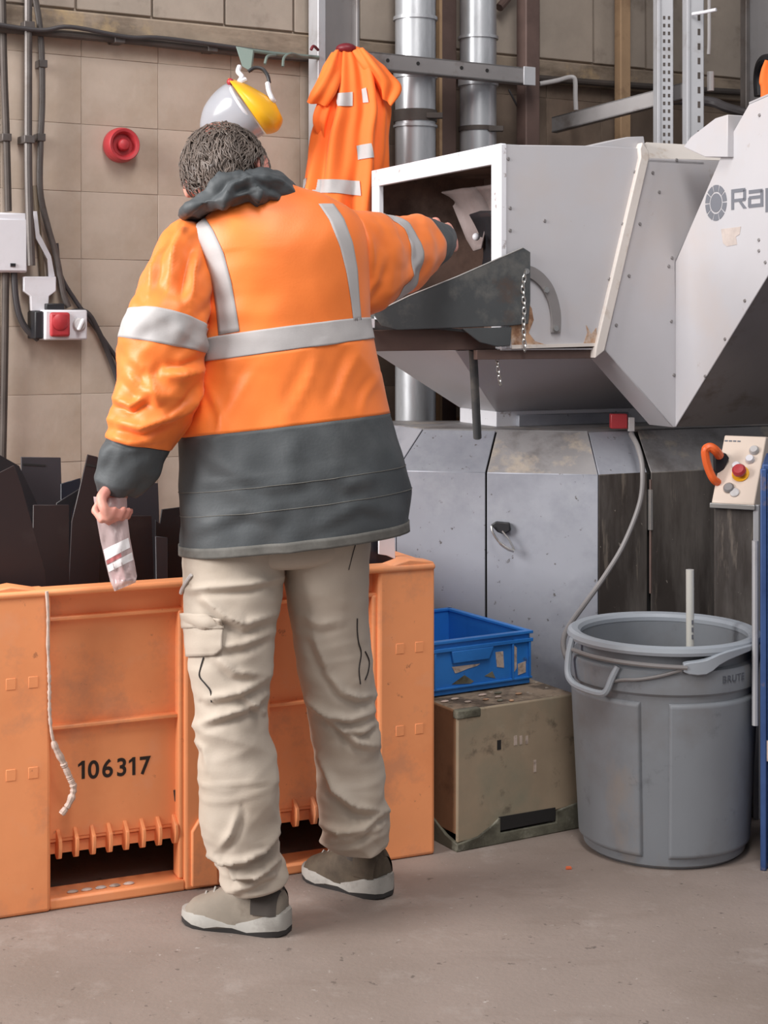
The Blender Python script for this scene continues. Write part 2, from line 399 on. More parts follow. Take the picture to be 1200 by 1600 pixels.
obj('strap', MB().prism(wpoly([(52, 330), (58, 330), (62, 365), (80, 400), (86, 432), (76, 432), (74, 405), (56, 372)], .03), (0, .006, 0)), M_white_plastic, t, bevel=.001)
t, a, b = wbox('power_socket', 'white wall socket with red plug cover and grey rotary switch', 'socket', 70, 484, 137, 531, .085, M_white_plastic)
ca = wpt(78, 488, .092); cb = wpt(109, 526, .092)
obj('red_cover', MB().box((ca.x, -.10, cb.z), (cb.x, -.084, ca.z)), M_red_plastic, t, bevel=.012, seg=3)
p = wpt(94, 503, .10)
obj('cover_ring', MB().lathe([(.0, 0), (.024, 0), (.026, .003), (.02, .007), (0, .008)], M=Matrix.Translation((p.x, -.1, p.z)) @ Matrix.Rotation(math.pi/2, 4, 'X')), M_red_plastic, t)
p = wpt(124, 507, .09)
k = obj('rotary_switch', MB().lathe([(0, 0), (.021, 0), (.021, .006), (.017, .012), (0, .012)], M=Matrix.Translation((p.x, -.085, p.z)) @ Matrix.Rotation(math.pi/2, 4, 'X')), M_grey_plastic, t)
obj('pointer', MB().box((-.005, -.112, -.02), (.005, -.096, .02), Matrix.Translation((p.x, 0, p.z)) @ Matrix.Rotation(.45, 4, 'Y')), M_white_plastic, k, bevel=.003)
obj('side_casing', MB().box((a.x-.028, -.075, b.z+.004), (a.x-.001, -.001, a.z-.004)), M_black, t, bevel=.004)
obj('cable_gland', MB().box((ca.x+.0, -.06, a.z+.0), (cb.x-.005, -.02, a.z+.02)), M_black, t, bevel=.003)

t = thing('siren', 'round red alarm siren on the block wall', 'siren', W0, ANG_W)
p = wpt(193, 226, .05); RX = Matrix.Translation((p.x, 0, p.z)) @ Matrix.Rotation(math.pi/2, 4, 'X')
obj('base', MB().lathe([(0, .001), (.05, .001), (.056, .012), (.057, .035), (.055, .04)], M=RX, n=40), M_red_plastic, t, bevel=0)
obj('horn_ring', MB().loft([[RX @ Vector((r*math.cos(2*math.pi*j/40), r*math.sin(2*math.pi*j/40), z)) for j in range(40)] for r, z in [(.055, .038), (.054, .056), (.05, .062), (.042, .06), (.034, .046), (.034, .03), (.05, .03)]], closed=True), M_red_plastic, t)
obj('horn_throat', MB().lathe([(0, .031), (.036, .031), (.036, .036), (0, .036)], M=RX, n=32), M_red_dark, t)
obj('centre_cone', MB().lathe([(0, .034), (.02, .034), (.021, .05), (.016, .06), (.006, .064), (0, .064)], M=RX, n=32), M_red_plastic, t)

# ------------------------------------------------------------------ columns, ducts, beams behind the machine
def vbox(name, label, cat, u0, u1, Y, z0, z1, dep, m, yaw=ANG_W, group=None, **k):
    a = px(u0, 500, Y); wd = (u1-u0)/F*Y
    t = thing(name, label, cat, (a.x, Y, 0), yaw, group)
    return t, wd
# left grey column: an H section
t, wd = vbox('steel_column', 'light grey steel column behind the hanging orange vest', 'column', 497, 570, 5.42, 0, 3.3, .1, M_steel)
wd = .16
obj('front_flange', MB().box((0, 0, 0), (.03, .07, 3.3)), M_steel_light, t, bevel=.003)
obj('web', MB().box((.028, .03, 0), (wd, .045, 3.3)), M_steel, t, bevel=.002)
obj('rear_flange', MB().box((wd-.012, -.005, 0), (wd, .075, 3.3)), M_steel, t, bevel=.003)
def duct(label, u, Y, r, joints):
    c = px(u, 500, Y)
    t = thing('ventilation_duct', label, 'duct', (c.x, c.y, 0), 0, 'round galvanised ducts')
    obj('pipe', MB().lathe([(r, .02), (r, 3.3)], n=40), M_galv, t)
    for v, hgt, kind in joints:
        z = px(u, v, Y).z
        if kind == 'band':
            obj('band', MB().lathe([(r+.001, z-hgt), (r+.007, z-hgt), (r+.007, z+hgt), (r+.001, z+hgt)], n=40), M_galv, t)
        elif kind == 'collar':
            obj('collar', MB().lathe([(r+.001, z-hgt), (r+.012, z-hgt), (r+.012, z-hgt+.012), (r+.002, z+hgt)], n=40), M_galv, t)
        elif kind == 'clamp':
            o = obj('clamp', MB().lathe([(r+.001, z-hgt), (r+.005, z-hgt), (r+.005, z+hgt), (r+.001, z+hgt)], n=40), M_pipe_dark, t)
            obj('clamp_lug', MB().box((r*.5, -r*.95, z-.014), (r*1.32, -r*.6, z+.006)), M_pipe_dark, t, bevel=.002)
    return t
duct('left galvanised ventilation duct with dark clamp, beside the orange vest', 649, 5.60, .071, [(118, .012, 'band'), (182, .02, 'clamp'), (198, .004, 'band'), (30, .006, 'band')])
duct('right galvanised ventilation duct behind the hopper', 747, 5.75, .066, [(130, .012, 'band'), (202, .008, 'clamp'), (60, .005, 'band')])
# crossing beam
def beam(name, label, cat, u0, v0, Y0, u1, v1, Y1, hgt, dep, m, holes=(), flange=.02):
    A_ = px(u0, v0, Y0); B_ = px(u1, v1, Y1); d = B_-A_; L_ = d.xy.length; yaw = math.atan2(d.y, d.x)
    t = thing(name, label, cat, A_, yaw)
    sl = d.z
    def sh(mb):
        mb.v = [(x, y, z+sl*x/L_) for x, y, z in mb.v]; return mb
    obj('web', sh(MB().box((0, 0, -hgt), (L_, .006, 0))), m, t, bevel=.001)
    obj('top_flange', sh(MB().box((0, 0, -.006), (L_, dep, 0))), m, t, bevel=.001)
    obj('bottom_flange', sh(MB().box((0, 0, -hgt), (L_, dep, -hgt+.006))), m, t, bevel=.001)
    for hx in holes:
        x = hx*L_; z = -hgt*.42+sl*hx
        obj('bolt_hole', MB().lathe([(0, 0), (.0065, 0), (.0065, .002), (0, .002)], M=Matrix.Translation((x, 0, z)) @ Matrix.Rotation(math.pi/2, 4, 'X'), n=12), M_dark_gap, t)
    return t, L_, sl
t, L_, sl = beam('channel_beam', 'grey horizontal channel beam with bolt holes across the ducts', 'beam', 566, 79, 5.36, 836, 107, 5.68, .058, .04, M_steel, (.14, .31, .56, .71))
obj('end_plate', MB().box((L_-.05, -.005, -.062+sl), (L_, 0, .004+sl)), M_steel_light, t, bevel=.002)
t, wd = vbox('steel_post', 'dark brown steel post behind the hopper', 'post', 822, 847, 5.76, 0, 3.3, .06, M_rust_steel)
obj('shaft', MB().box((0, 0, 0), (.062, .06, 3.3)), M_rust_steel, t, bevel=.004)
t, wd = vbox('timber_post', 'ochre post against the back wall', 'post', 970, 988, 6.12, 0, 3.3, .05, M_ochre)
obj('shaft', MB().box((0, 0, 0), (.05, .04, 3.3)), M_ochre, t, bevel=.004)
obj('base_plate', MB().box((-.015, -.015, 0), (.065, .055, .012)), M_rust_steel, t)
t, wd = vbox('timber_post', 'brown boarded post beside the ducts', 'post', 690, 716, 5.72, 0, 3.3, .05, M_rust_steel)
obj('shaft', MB().box((0, 0, 0), (.065, .02, 3.3)), M_rust_steel, t, bevel=.004)
obj('edge_strip', MB().box((-.012, -.006, 0), (.0, .02, 3.3)), M_ochre, t, bevel=.002)
t, wd = vbox('steel_partition', 'tall grey steel sheet at the right end of the wall', 'partition', 1164, 1230, 5.9, 0, 3.3, .05, M_steel, yaw=.2)
obj('sheet', MB().box((0, 0, 0), (.5, .02, 3.3)), M_steel, t, bevel=.002)
obj('folded_edge', MB().box((-.01, -.03, 0), (.006, .02, 3.3)), M_pipe_grey, t, bevel=.002)
# perforated uprights of a rack
def upright(label, u0, u1, Y, slots):
    a = px(u0, 500, Y); wd = (u1-u0)/F*Y
    t = thing('rack_upright', label, 'upright', (a.x, Y, 0), .12, 'perforated rack uprights')
    obj('edge_flange', MB().box((0, -.004, 0), (.010, .05, 3.2)), M_steel_light, t, bevel=.001)
    obj('face', MB().box((.008, 0, 0), (wd, .004, 3.2)), M_steel_light, t, bevel=.001)
    obj('rear_flange', MB().box((wd-.004, 0, 0), (wd, .05, 3.2)), M_steel_light, t, bevel=.001)
    for z in np.arange(1.88, 2.4, slots[1]):
        for x in slots[0]:
            obj('slot', MB().box((x*wd-slots[2], -.0012, z), (x*wd+slots[2], .001, z+slots[3])), M_pipe_dark, t)
    return t
upright('grey perforated rack upright with two rows of slots', 1027, 1053, 5.55, ((.42, .72), .027, .0038, .012))
upright('white slotted rack upright nearest the logo chute', 1073, 1101, 5.50, ((.7,), .050, .0045, .022))
beam('brace_beam', 'grey sloping brace rail behind the hopper running to the rack', 'beam', 862, 183, 5.98, 1078, 126, 5.56, .058, .03, M_steel)
# small white pipe and rods
def free_tube(name, label, cat, pts, r, m, n=10, k=6, group=None):
    P = smooth_path([px(*q) for q in pts], k)
    base = P[-1]
    t = tag(obj(name, MB().tube(P, r, n), m, None, world=True, loc=base), label, cat, group)
    return t
free_tube('water_pipe', 'thin white pipe bending down in front of the wall', 'pipe', [(843, 131, 5.95), (870, 126, 5.97), (888, 121, 6.0), (897, 122, 6.0), (899, 132, 6.0), (899, 150, 6.0), (900, 172, 6.0)], .009, M_grey_plastic)
free_tube('water_pipe', 'thin white vertical pipe beside the white slotted upright', 'pipe', [(1108, -30, 5.62), (1108, 60, 5.62), (1107, 85, 5.62)], .006, M_grey_plastic)
free_tube('rack_peg', 'short white peg sticking out of the slotted upright', 'peg', [(1082, 22, 5.49), (1100, 19, 5.46), (1119, 15, 5.43)], .006, M_white_plastic)
free_tube('water_pipe', 'short white pipe stub right of the slotted upright', 'pipe', [(1110, 112, 5.6), (1110, 130, 5.6), (1110, 142, 5.6)], .012, M_grey_plastic)
free_tube('cable', 'thick dark cable sagging across the wall right of the rack', 'cable', [(1030, 156, 5.9), (1105, 158, 5.9), (1135, 168, 5.85), (1170, 178, 5.8), (1210, 190, 5.8)], .018, M_cable_dark)
free_tube('cable', 'thin wire hanging behind the crossing beam', 'cable', [(795, 140, 5.82), (808, 165, 5.82), (820, 185, 5.82), (828, 205, 5.82)], .004, M_cable_dark)
free_tube('roof_strut', 'brown diagonal strut between the two ducts', 'strut', [(683, 28, 5.85), (706, -6, 5.9), (716, -30, 5.9)], .016, M_rust_steel)
free_tube('roof_strut', 'brown diagonal strut right of the right duct', 'strut', [(780, 12, 5.9), (800, -12, 5.95), (810, -30, 5.95)], .016, M_rust_steel)
t = free_tube('pipe_run', 'brown horizontal pipe low on the wall under the black tray', 'pipe', [(560, 663, 5.60), (640, 662, 5.71), (760, 655, 5.85), (900, 648, 5.98)], .016, M_ochre)

# ------------------------------------------------------------------ granulator: hopper
AM = math.radians(24.0)
A3 = Vector((math.cos(AM), math.sin(AM), 0)); B3 = Vector((-math.sin(AM), math.cos(AM), 0))
YO = 4.4
HP = Vector(((785-600)/F*YO, YO, 0))
hop = thing('granulator', 'large grey plastic granulator machine with white feed hopper and logo', 'machine', HP, AM)
def hf(u, v, ly=0.0):
    """pixel -> hopper local coordinates on the camera-facing plane at depth ly"""
    P0 = HP+B3*ly
    s, z = on_plane(u, v, P0, A3)
    return Vector((s, ly, z))
def ho(u, v, lx=0.0):
    """pixel -> hopper local coordinates on the opening plane at lx"""
    P0 = HP+A3*lx
    s, z = on_plane(u, v, P0, B3)
    return Vector((lx, s, z))
PC = Vector(((935-600)/F*4.62, 4.62, 0)); PL = Vector(((620-600)/F*4.75, 4.75, 0))
ZS = H-242/F*4.62
PR = PC+A3*.95
dL = (PC-PL).normalized(); nL = Vector((dL.y, -dL.x, 0))
# inset outline for the chamfered top
INS = .125
def inset_corner():
    # intersection of the two inset lines
    p = PC-nL*INS; q = PC+B3*INS
    den = dL.x*A3.y-dL.y*A3.x
    t_ = ((q.x-p.x)*A3.y-(q.y-p.y)*A3.x)/den
    return p+dL*t_
IC = inset_corner(); IL = PL-nL*INS+dL*.055; IR = PR+B3*INS
ZTOP = H-175/F*IC.y
base = hop
ZT = hf(785, 225).z; ZB = hf(800, 545).z
DEP = ho(583, 268).y
xr = hf(1006, 240).x
TH = .004
# camera facing side panel of the feed box
front1 = [hf(u, v) for u, v in [(785, 226), (940, 228), (1004, 232), (1009, 241), (934, 541), (800, 545), (785, 545)]]
p1 = obj('side_panel', MB().prism(front1, (0, TH, 0)), M_hop, hop, bevel=.002)
topz = ZT
obj('top_panel', MB().add([(0, 0, topz), (.42, 0, topz), (.42, DEP, topz), (0, DEP, topz), (0, 0, topz-TH), (.42, 0, topz-TH), (.42, DEP, topz-TH), (0, DEP, topz-TH)],
    [(0, 1, 2, 3), (7, 6, 5, 4), (0, 4, 5, 1), (1, 5, 6, 2), (2, 6, 7, 3), (3, 7, 4, 0)]), M_hop, hop, bevel=.002)
obj('rear_panel', MB().box((0, DEP-TH, ZB), (.45, DEP, topz)), M_hop, hop)
obj('floor_panel', MB().box((0, 0.004, ZB-TH), (.40, DEP, ZB)), M_hop, hop)
obj('inner_lining', MB().box((.006, .006, ZB+.002), (.40, .010, topz-.006)).box((.006, DEP-.012, ZB+.002), (.40, DEP-.006, topz-.006)).box((.006, .01, topz-.012), (.40, DEP-.01, topz-.007)).box((.006, .01, ZB+.002), (.40, DEP-.01, ZB+.006)).box((.40, .006, ZB), (.405, DEP-.006, topz-.007)), M_hop_in, hop)
# opening frame: four bars with mitred look
fw = .058
i0 = ho(770, 300).y
for nm, lo, hi in [('frame_top', (-.006, 0, topz-.052), (.012, DEP, topz+.002)), ('frame_side', (-.0055, -.002, ZB), (.012, i0, topz+.0)),
                   ('frame_side', (-.0055, DEP-fw, ZB), (.012, DEP, topz)), ('frame_bottom', (-.005, 0, ZB), (.012, DEP, ZB+.03))]:
    obj(nm, MB().box(lo, hi), M_hop_worn_lit, hop, bevel=.002)
# creased top sheet rising to the flange
obj('top_fold', MB().prism([hf(u, v, .01) for u, v in [(915, 229), (945, 222), (980, 214), (1006, 213), (1009, 236), (985, 233)]], (0, .12, 0)), M_hop, hop, bevel=.002)
# rubber curtain and dark throat inside
def curtain(name, pts, ly0, ly1, lx, m):
    rows = []
    for (u, v0, v1) in pts: rows.append((u, v0, v1))
    mb = MB(); n = 10
    vv = []; ff = []
    for i, (u, v0, v1) in enumerate(rows):
        for j in range(n+1):
            v = v0+(v1-v0)*j/n
            p = ho(u, v, lx); p.x += .05*math.sin(j/n*2.2)+.004*math.sin(i*1.7)
            vv.append(p)
    for i in range(len(rows)-1):
        for j in range(n): ff.append((i*(n+1)+j, (i+1)*(n+1)+j, (i+1)*(n+1)+j+1, i*(n+1)+j+1))
    mb.add(vv, ff); mb.open = True
    return obj(name, mb, m, hop, solid=.006)
curtain('curtain_flap', [(690, 300, 322), (700, 298, 350), (712, 296, 374), (724, 294, 392), (733, 293, 388), (742, 292, 340)], 0, 0, .16, M_rubber)
curtain('curtain_flap', [(743, 292, 345), (752, 291, 338), (762, 290, 336), (776, 288, 335)], 0, 0, .15, M_rubber)
curtain('throat_plate', [(734, 335, 420), (748, 330, 425), (762, 330, 425), (778, 330, 425)], 0, 0, .17, M_black)
pp = ho(744, 370, .165)
obj('throat_bolt', MB().ellipsoid(pp, (.012, .012, .012)), M_white_plastic, hop)
# flange seam
fl_pts = [(1003, 222), (1010, 238), (934, 545)]
obj('seam_flange', MB().prism([hf(u, v, -.014) for u, v in [(1004, 222), (1014, 236), (1015, 246), (945, 548), (930, 560), (931, 545), (1001, 246), (1000, 232)]], (0, .03, 0)), M_hop_cream, hop, bevel=.003)
# second body: camera-facing plate and its flanks
crx = hf(1055, 410).x
z_cr_t = hf(1055, 410).z
botz = hf(1060, 667).z
f2 = [hf(u, v) for u, v in [(1012, 247), (1128, 251), (1055, 410), (1059, 667), (1051, 668), (945, 547)]]
obj('body_panel', MB().prism(f2, (0, TH, 0)), M_hop, hop, bevel=.002)
# sloping rim above it
rim = [hf(1012, 247), hf(1128, 251), hf(1136, 229, .06), hf(1010, 222, .06)]
obj('rim_panel', MB().prism(rim, (0, .012, -.002)), M_hop_cream, hop, bevel=.002)
# sloping flank under the feed box
fa = hf(945, 547); fb = hf(1051, 668)
obj('flank_panel', MB().prism([fa, fb, fb+Vector((0, .12, 0)), fa+Vector((0, .12, 0))], (.004, 0, .003)), M_hop, hop, bevel=.002)
# recessed funnel under the feed box
R_ = .12
R2 = .50
fun = [hf(712, 548, R_), hf(935, 548, R_), hf(1002, 655, R2), hf(775, 643, R2)]
fun[2].z = fun[3].z
obj('funnel_panel', MB().prism(fun, (0, TH, 0)), M_hop, hop, bevel=.001)
obj('funnel_side', MB().prism([fun[0], fun[3], fun[3]+Vector((0, .25, 0)), fun[0]+Vector((0, .63, 0))], (.004, 0, .003)), M_hop, hop, bevel=.001)
obj('filler_panel', MB().prism([fa+Vector((.0, .12, 0)), fb+Vector((0, .12, 0)), fun[2]+Vector((.06, 0, 0)), fun[2], fun[1]], (.004, .002, .003)), M_hop, hop)
obj('neck', MB().box((fun[3].x, R2, ZTOP+.001), (fun[2].x+.05, R2+.25, fun[3].z)), M_hop_worn_lit, hop, bevel=.003)
obj('neck_flange', MB().box((fun[3].x+.07, R2-.02, ZTOP+.002), (fun[2].x-.06, R2, fun[3].z-.012)), M_base, hop, bevel=.002)
# underside lip below the side panel, its brown standing in for shadow
obj('bottom_lip', MB().prism([hf(u, v, .012) for u, v in [(745, 547), (932, 543), (930, 560), (745, 562)]], (0, .02, 0)), M_rust_steel, hop, bevel=.001)
obj('lip_edge', MB().prism([hf(u, v, -.003) for u, v in [(800, 539), (930, 536), (930, 541), (800, 545)]], (0, .01, 0)), M_hop_cream, hop)
# inclined chute towards the camera
def ch(u, v, lx=None):
    lx = crx if lx is None else lx
    return ho(u, v, lx)
q1 = ch(1135, 225); q2 = ch(1170, 163); q3 = ch(1200, 150); e1 = ch(1200, 430)
zt = q3.z
low = Vector((crx, 0, botz))
dz = (e1.z-botz)/(-e1.y)
far = -.78
side = [low, Vector((crx, 0, z_cr_t)), q1, q2, q3, Vector((crx, far-.1, zt+.01)), Vector((crx, far, botz+dz*(-far)))]
WCH = .62
obj('chute_side', MB().prism(side, (TH, 0, 0)), M_hop, hop, bevel=.002)
obj('chute_side', MB().prism([p+Vector((WCH, 0, 0)) for p in side], (-TH, 0, 0)), M_hop, hop, bevel=.002)
pl = [low+Vector((TH, 0, 0)), side[6]+Vector((TH, 0, 0)), side[6]+Vector((WCH-TH, 0, 0)), low+Vector((WCH-TH, 0, 0))]
obj('chute_underside', MB().prism(pl, (0, .003, .004)), M_steel, hop, bevel=.001)  # grey darker than the chute sides, underside shade put into the colour
pl = [side[6]+Vector((TH, 0, 0)), side[5]+Vector((TH, 0, 0)), side[5]+Vector((WCH-TH, 0, 0)), side[6]+Vector((WCH-TH, 0, 0))]
obj('chute_front', MB().prism(pl, (0, .004, 0)), M_hop, hop, bevel=.001)
pl = [Vector((crx+TH, 0, z_cr_t)), q1+Vector((TH, 0, 0)), q1+Vector((WCH, 0, 0)), Vector((crx+WCH, 0, z_cr_t))]
obj('chute_back', MB().prism(pl, (0, -.003, -.003)), M_hop, hop)
pl = [q1+Vector((TH, 0, 0)), q2+Vector((TH, 0, 0)), q2+Vector((WCH, 0, 0)), q1+Vector((WCH, 0, 0))]
obj('chute_back', MB().prism(pl, (0, -.003, -.003)), M_hop, hop)
obj('chute_top', MB().prism([q2, q3, side[5], side[5]+Vector((WCH, 0, 0)), q3+Vector((WCH, 0, 0)), q2+Vector((WCH, 0, 0))], (0, 0, .006)), M_steel_light, hop, bevel=.001)
obj('rear_cover', MB().prism([ch(u, v, crx-.02)+Vector((0, .1, 0)) for u, v in [(1100, 224), (1112, 208), (1152, 178), (1172, 172), (1172, 240), (1135, 240)]], (.3, 0, 0)), M_hop, hop, bevel=.002)
obj('body_back', MB().box((xr, .5, 1.2), (crx+WCH, .504, ZT-.02)).box((xr, .0, ZT-.03), (crx+.1, .5, ZT-.024)), M_hop, hop)
# screws
for (u, v) in [(794, 248), (851, 345), (797, 325), (797, 360)]+[(992, 269), (973, 350), (952, 436), (1020, 270), (1000, 350), (983, 431), (963, 508), (1057, 250), (1050, 403), (1045, 416), (1049, 502), (1053, 586), (1030, 300)]:
    p = hf(u, v)
    obj('screw', MB().lathe([(0, 0), (.0055, 0), (.004, .003), (0, .003)], M=Matrix.Translation(p) @ Matrix.Rotation(math.pi/2, 4, 'X'), n=8), M_steel, hop)
for (u, v) in [(1186, 392), (1196, 410), (1164, 470), (1133, 530), (1102, 588), (1186, 375), (1187, 180)]:
    p = ch(u, v)
    obj('screw', MB().lathe([(0, 0), (.0055, 0), (.004, .003), (0, .003)], M=Matrix.Translation(p) @ Matrix.Rotation(-math.pi/2, 4, 'Y'), n=8), M_steel, hop)
# logo: wheel of segments and lettering
lc = ch(1119, 317)
Rl = .5*(ch(1119, 289).z-ch(1119, 345).z)
def lp(r, a): return Vector((crx-.0012, lc.y-r*math.cos(a), lc.z+r*math.sin(a)))
for k in range(10):
    a0 = 2*math.pi*(k+.07)/10; a1 = 2*math.pi*(k+.93)/10
    poly = [lp(Rl, a0+(a1-a0)*j/4) for j in range(5)]+[lp(Rl*.62, a1-(a1-a0)*j/4) for j in range(5)]
    obj('logo_segment', MB().prism(poly, (.0015, 0, 0)), M_logo, hop, smooth=0)
obj('logo_hub', MB().prism([lp(Rl*.53, 2*math.pi*j/24) for j in range(24)], (.0015, 0, 0)), M_logo, hop, smooth=0)
cw = ch(1143, 320).y-ch(1166, 320).y; ST = .0125; CHT = ch(1150, 296).z-ch(1150, 328).z; yl0 = ch(1143, 328).y; zl0 = ch(1143, 328).z
def bar(mb, k, x0, z0, x1, z1):
    y0 = yl0-k*cw*1.14-x0; y1 = yl0-k*cw*1.14-x1
    return mb.box((crx-.0012, min(y0, y1), zl0+z0), (crx+.0005, max(y0, y1), zl0+z1))
W_ = cw; Hh = CHT; LT = [MB() for _ in range(6)]
def quadp(k, pts): LT[0].prism([Vector((crx-.0012, yl0-k*cw*1.14-x, zl0+z)) for x, z in pts], (.0017, 0, 0))
bar(LT[0], 0, 0, 0, ST, Hh); bar(LT[0], 0, ST, Hh-ST*.8, W_-.004, Hh); bar(LT[0], 0, W_-ST, Hh*.42, W_, Hh-.004); bar(LT[0], 0, ST, Hh*.36, W_-.003, Hh*.36+ST*.7); quadp(0, [(W_*.5, Hh*.37), (W_*.5+ST, Hh*.37), (W_+.003, 0), (W_-ST+.001, 0)])
bar(LT[1], 1, .003, Hh*.86-ST*.8, W_-.004, Hh*.86); bar(LT[1], 1, W_-ST, 0, W_, Hh*.86-.003); bar(LT[1], 1, .003, 0, W_-ST, ST*.8); bar(LT[1], 1, 0, .003, ST, Hh*.5); bar(LT[1], 1, .004, Hh*.5-ST*.4, W_-ST, Hh*.5+ST*.3)
bar(LT[2], 2, 0, -Hh*.28, ST, Hh*.86); bar(LT[2], 2, ST, Hh*.86-ST*.8, W_-.003, Hh*.86); bar(LT[2], 2, W_-ST, .003, W_, Hh*.86-.003); bar(LT[2], 2, ST, 0, W_-ST, ST*.8)
bar(LT[3], 3, 0, 0, ST, Hh*.86); bar(LT[4], 3, 0, Hh*.95, ST, Hh*1.1)
bar(LT[5], 3.6, 0, .003, ST, Hh*.86-.003); bar(LT[5], 3.6, .003, Hh*.86-ST*.8, W_-ST, Hh*.86); bar(LT[5], 3.6, .003, 0, W_-ST, ST*.8); bar(LT[5], 3.6, W_-ST, 0, W_, Hh*1.1)
for l_ in LT: obj('logo_letter', l_, M_logo, hop, smooth=0)
st = [ch(u, v) for u, v in [(1127, 358), (1143, 356), (1158, 354), (1156, 366), (1150, 370), (1152, 382), (1136, 385), (1130, 380)]]
obj('tape_residue', MB().prism([p+Vector((-.001, 0, 0)) for p in st], (.002, 0, 0)), M_stain, hop, smooth=0)
# rust at the corner by the tray
rp = [(796, 500), (812, 492), (824, 470), (831, 482), (834, 500), (826, 520), (836, 533), (860, 541), (800, 543)]
obj('rust_patch', MB().prism([hf(u, v, -.0015) for u, v in rp], (0, .002, 0)), M_rust, hop, smooth=0)
rp = [(912, 537), (918, 520), (916, 508), (924, 522), (932, 512), (933, 538)]
obj('rust_patch', MB().prism([hf(u, v, -.0015) for u, v in rp], (0, .002, 0)), M_rust, hop, smooth=0)
# arc bracket
cx_, cz_ = hf(808, 512).x, hf(808, 512).z
arc = []
for (u, v) in [(818, 414), (834, 417), (850, 428), (864, 446), (873, 470), (877, 495), (876, 520)]: arc.append(hf(u, v, -.008))
arc = smooth_path(arc, 5)
inner = []
for (u, v) in [(862, 520), (862, 497), (858, 474), (850, 455), (838, 441), (826, 434), (818, 434)]: inner.append(hf(u, v, -.008))
inner = smooth_path(inner, 5)
br = obj('arc_bracket', MB().prism(arc+inner, (0, .006, 0)), M_steel, hop, bevel=.001)
for (u, v) in [(822, 424), (853, 453), (868, 513)]:
    obj('pin', MB().lathe([(0, 0), (.008, 0), (.008, .006), (0, .006)], M=Matrix.Translation(hf(u, v, -.008)) @ Matrix.Rotation(math.pi/2, 4, 'X'), n=12), M_chrome, br)
def chain(name, pts, ly, parent, m, r=.0022, ln=.014):
    P = smooth_path([hf(u, v, ly) for u, v in pts], 12)
    L_ = [0]
    for a, b in zip(P, P[1:]): L_.append(L_[-1]+(b-a).length)
    n = max(2, int(L_[-1]/ln)); mb = MB()
    for k in range(n):
        d = (k+.5)*L_[-1]/n; i = max(j for j in range(len(L_)) if L_[j] <= d); i = min(i, len(P)-2)
        c = P[i].lerp(P[i+1], (d-L_[i])/(L_[i+1]-L_[i])); t_ = (P[i+1]-P[i]).normalized()
        x = Vector((1, 0, 0)) if k % 2 else Vector((0, 1, 0)); x = (x-t_*x.dot(t_)).normalized()
        mb.tube([c+t_*(ln*.72*math.cos(a))+x*(ln*.36*math.sin(a)) for a in [2*math.pi*j/12 for j in range(12)]], r, 5, closed=True)
    return obj(name, mb, m, parent)
chain('chain', [(821, 424), (817, 450), (819, 480), (818, 510), (820, 548)], -.016, hop, M_chrome)
chain('chain', [(776, 552), (778, 575), (782, 602)], .03, hop, M_chrome, .002, .012)

# feed tray (folded-down flap) with side cheek
tray = hop
ck = [hf(u, v, -.012) for u, v in [(583, 490), (640, 462), (715, 432), (818, 387), (829, 394), (829, 470), (826, 506), (800, 509), (620, 516), (597, 510)]]
tray = obj('feed_tray', MB().prism(ck, (0, .005, 0)), M_tray, hop, bevel=.002)
tray['label'] = 'black steel feed tray'
obj('cheek_edge', MB().tube([hf(u, v, -.011) for u, v in [(584, 489), (640, 462), (715, 432), (817, 387)]], .0022, 6), M_tray_edge, tray)
z1_ = hf(620, 516).z; xl_ = hf(583, 490).x
obj('tray_floor', MB().prism([Vector((xl_, .0, z1_+.03)), Vector((-.012, 0, z1_-.01)), Vector((-.012, 0, z1_-.016)), Vector((xl_, 0, z1_+.022))], (0, DEP-.02, 0)), M_tray, tray, bevel=.001)
obj('side_cheek', MB().prism([p+Vector((0, DEP-.01, 0)) for p in ck[:5]+ck[7:]], (0, .005, 0)), M_tray, tray, bevel=.002)
obj('support_plate', MB().prism([hf(u, v, -.01) for u, v in [(722, 513), (800, 511), (798, 540), (778, 542), (750, 535)]], (0, .006, 0)), M_tray, tray, bevel=.002)
obj('support_rail', MB().prism([hf(u, v, .03) for u, v in [(572, 516), (795, 512), (795, 546), (576, 549)]], (0, .012, 0)), M_rust_steel, tray, bevel=.002)
obj('support_rail', MB().prism([hf(u, v, .55) for u, v in [(572, 520), (760, 516), (760, 535), (576, 538)]], (0, .012, 0)), M_rust_steel, tray, bevel=.002)
obj('prop_rod', MB().tube([hf(739, 546, .06), hf(746, 684, .16)], .012, 12), M_tray, tray)
pt = hf(578, 505, -.02)
obj('paper_tag', MB().box((pt.x-.012, -.024, pt.z-.012), (pt.x+.012, -.021, pt.z+.012)), M_white_plastic, tray)

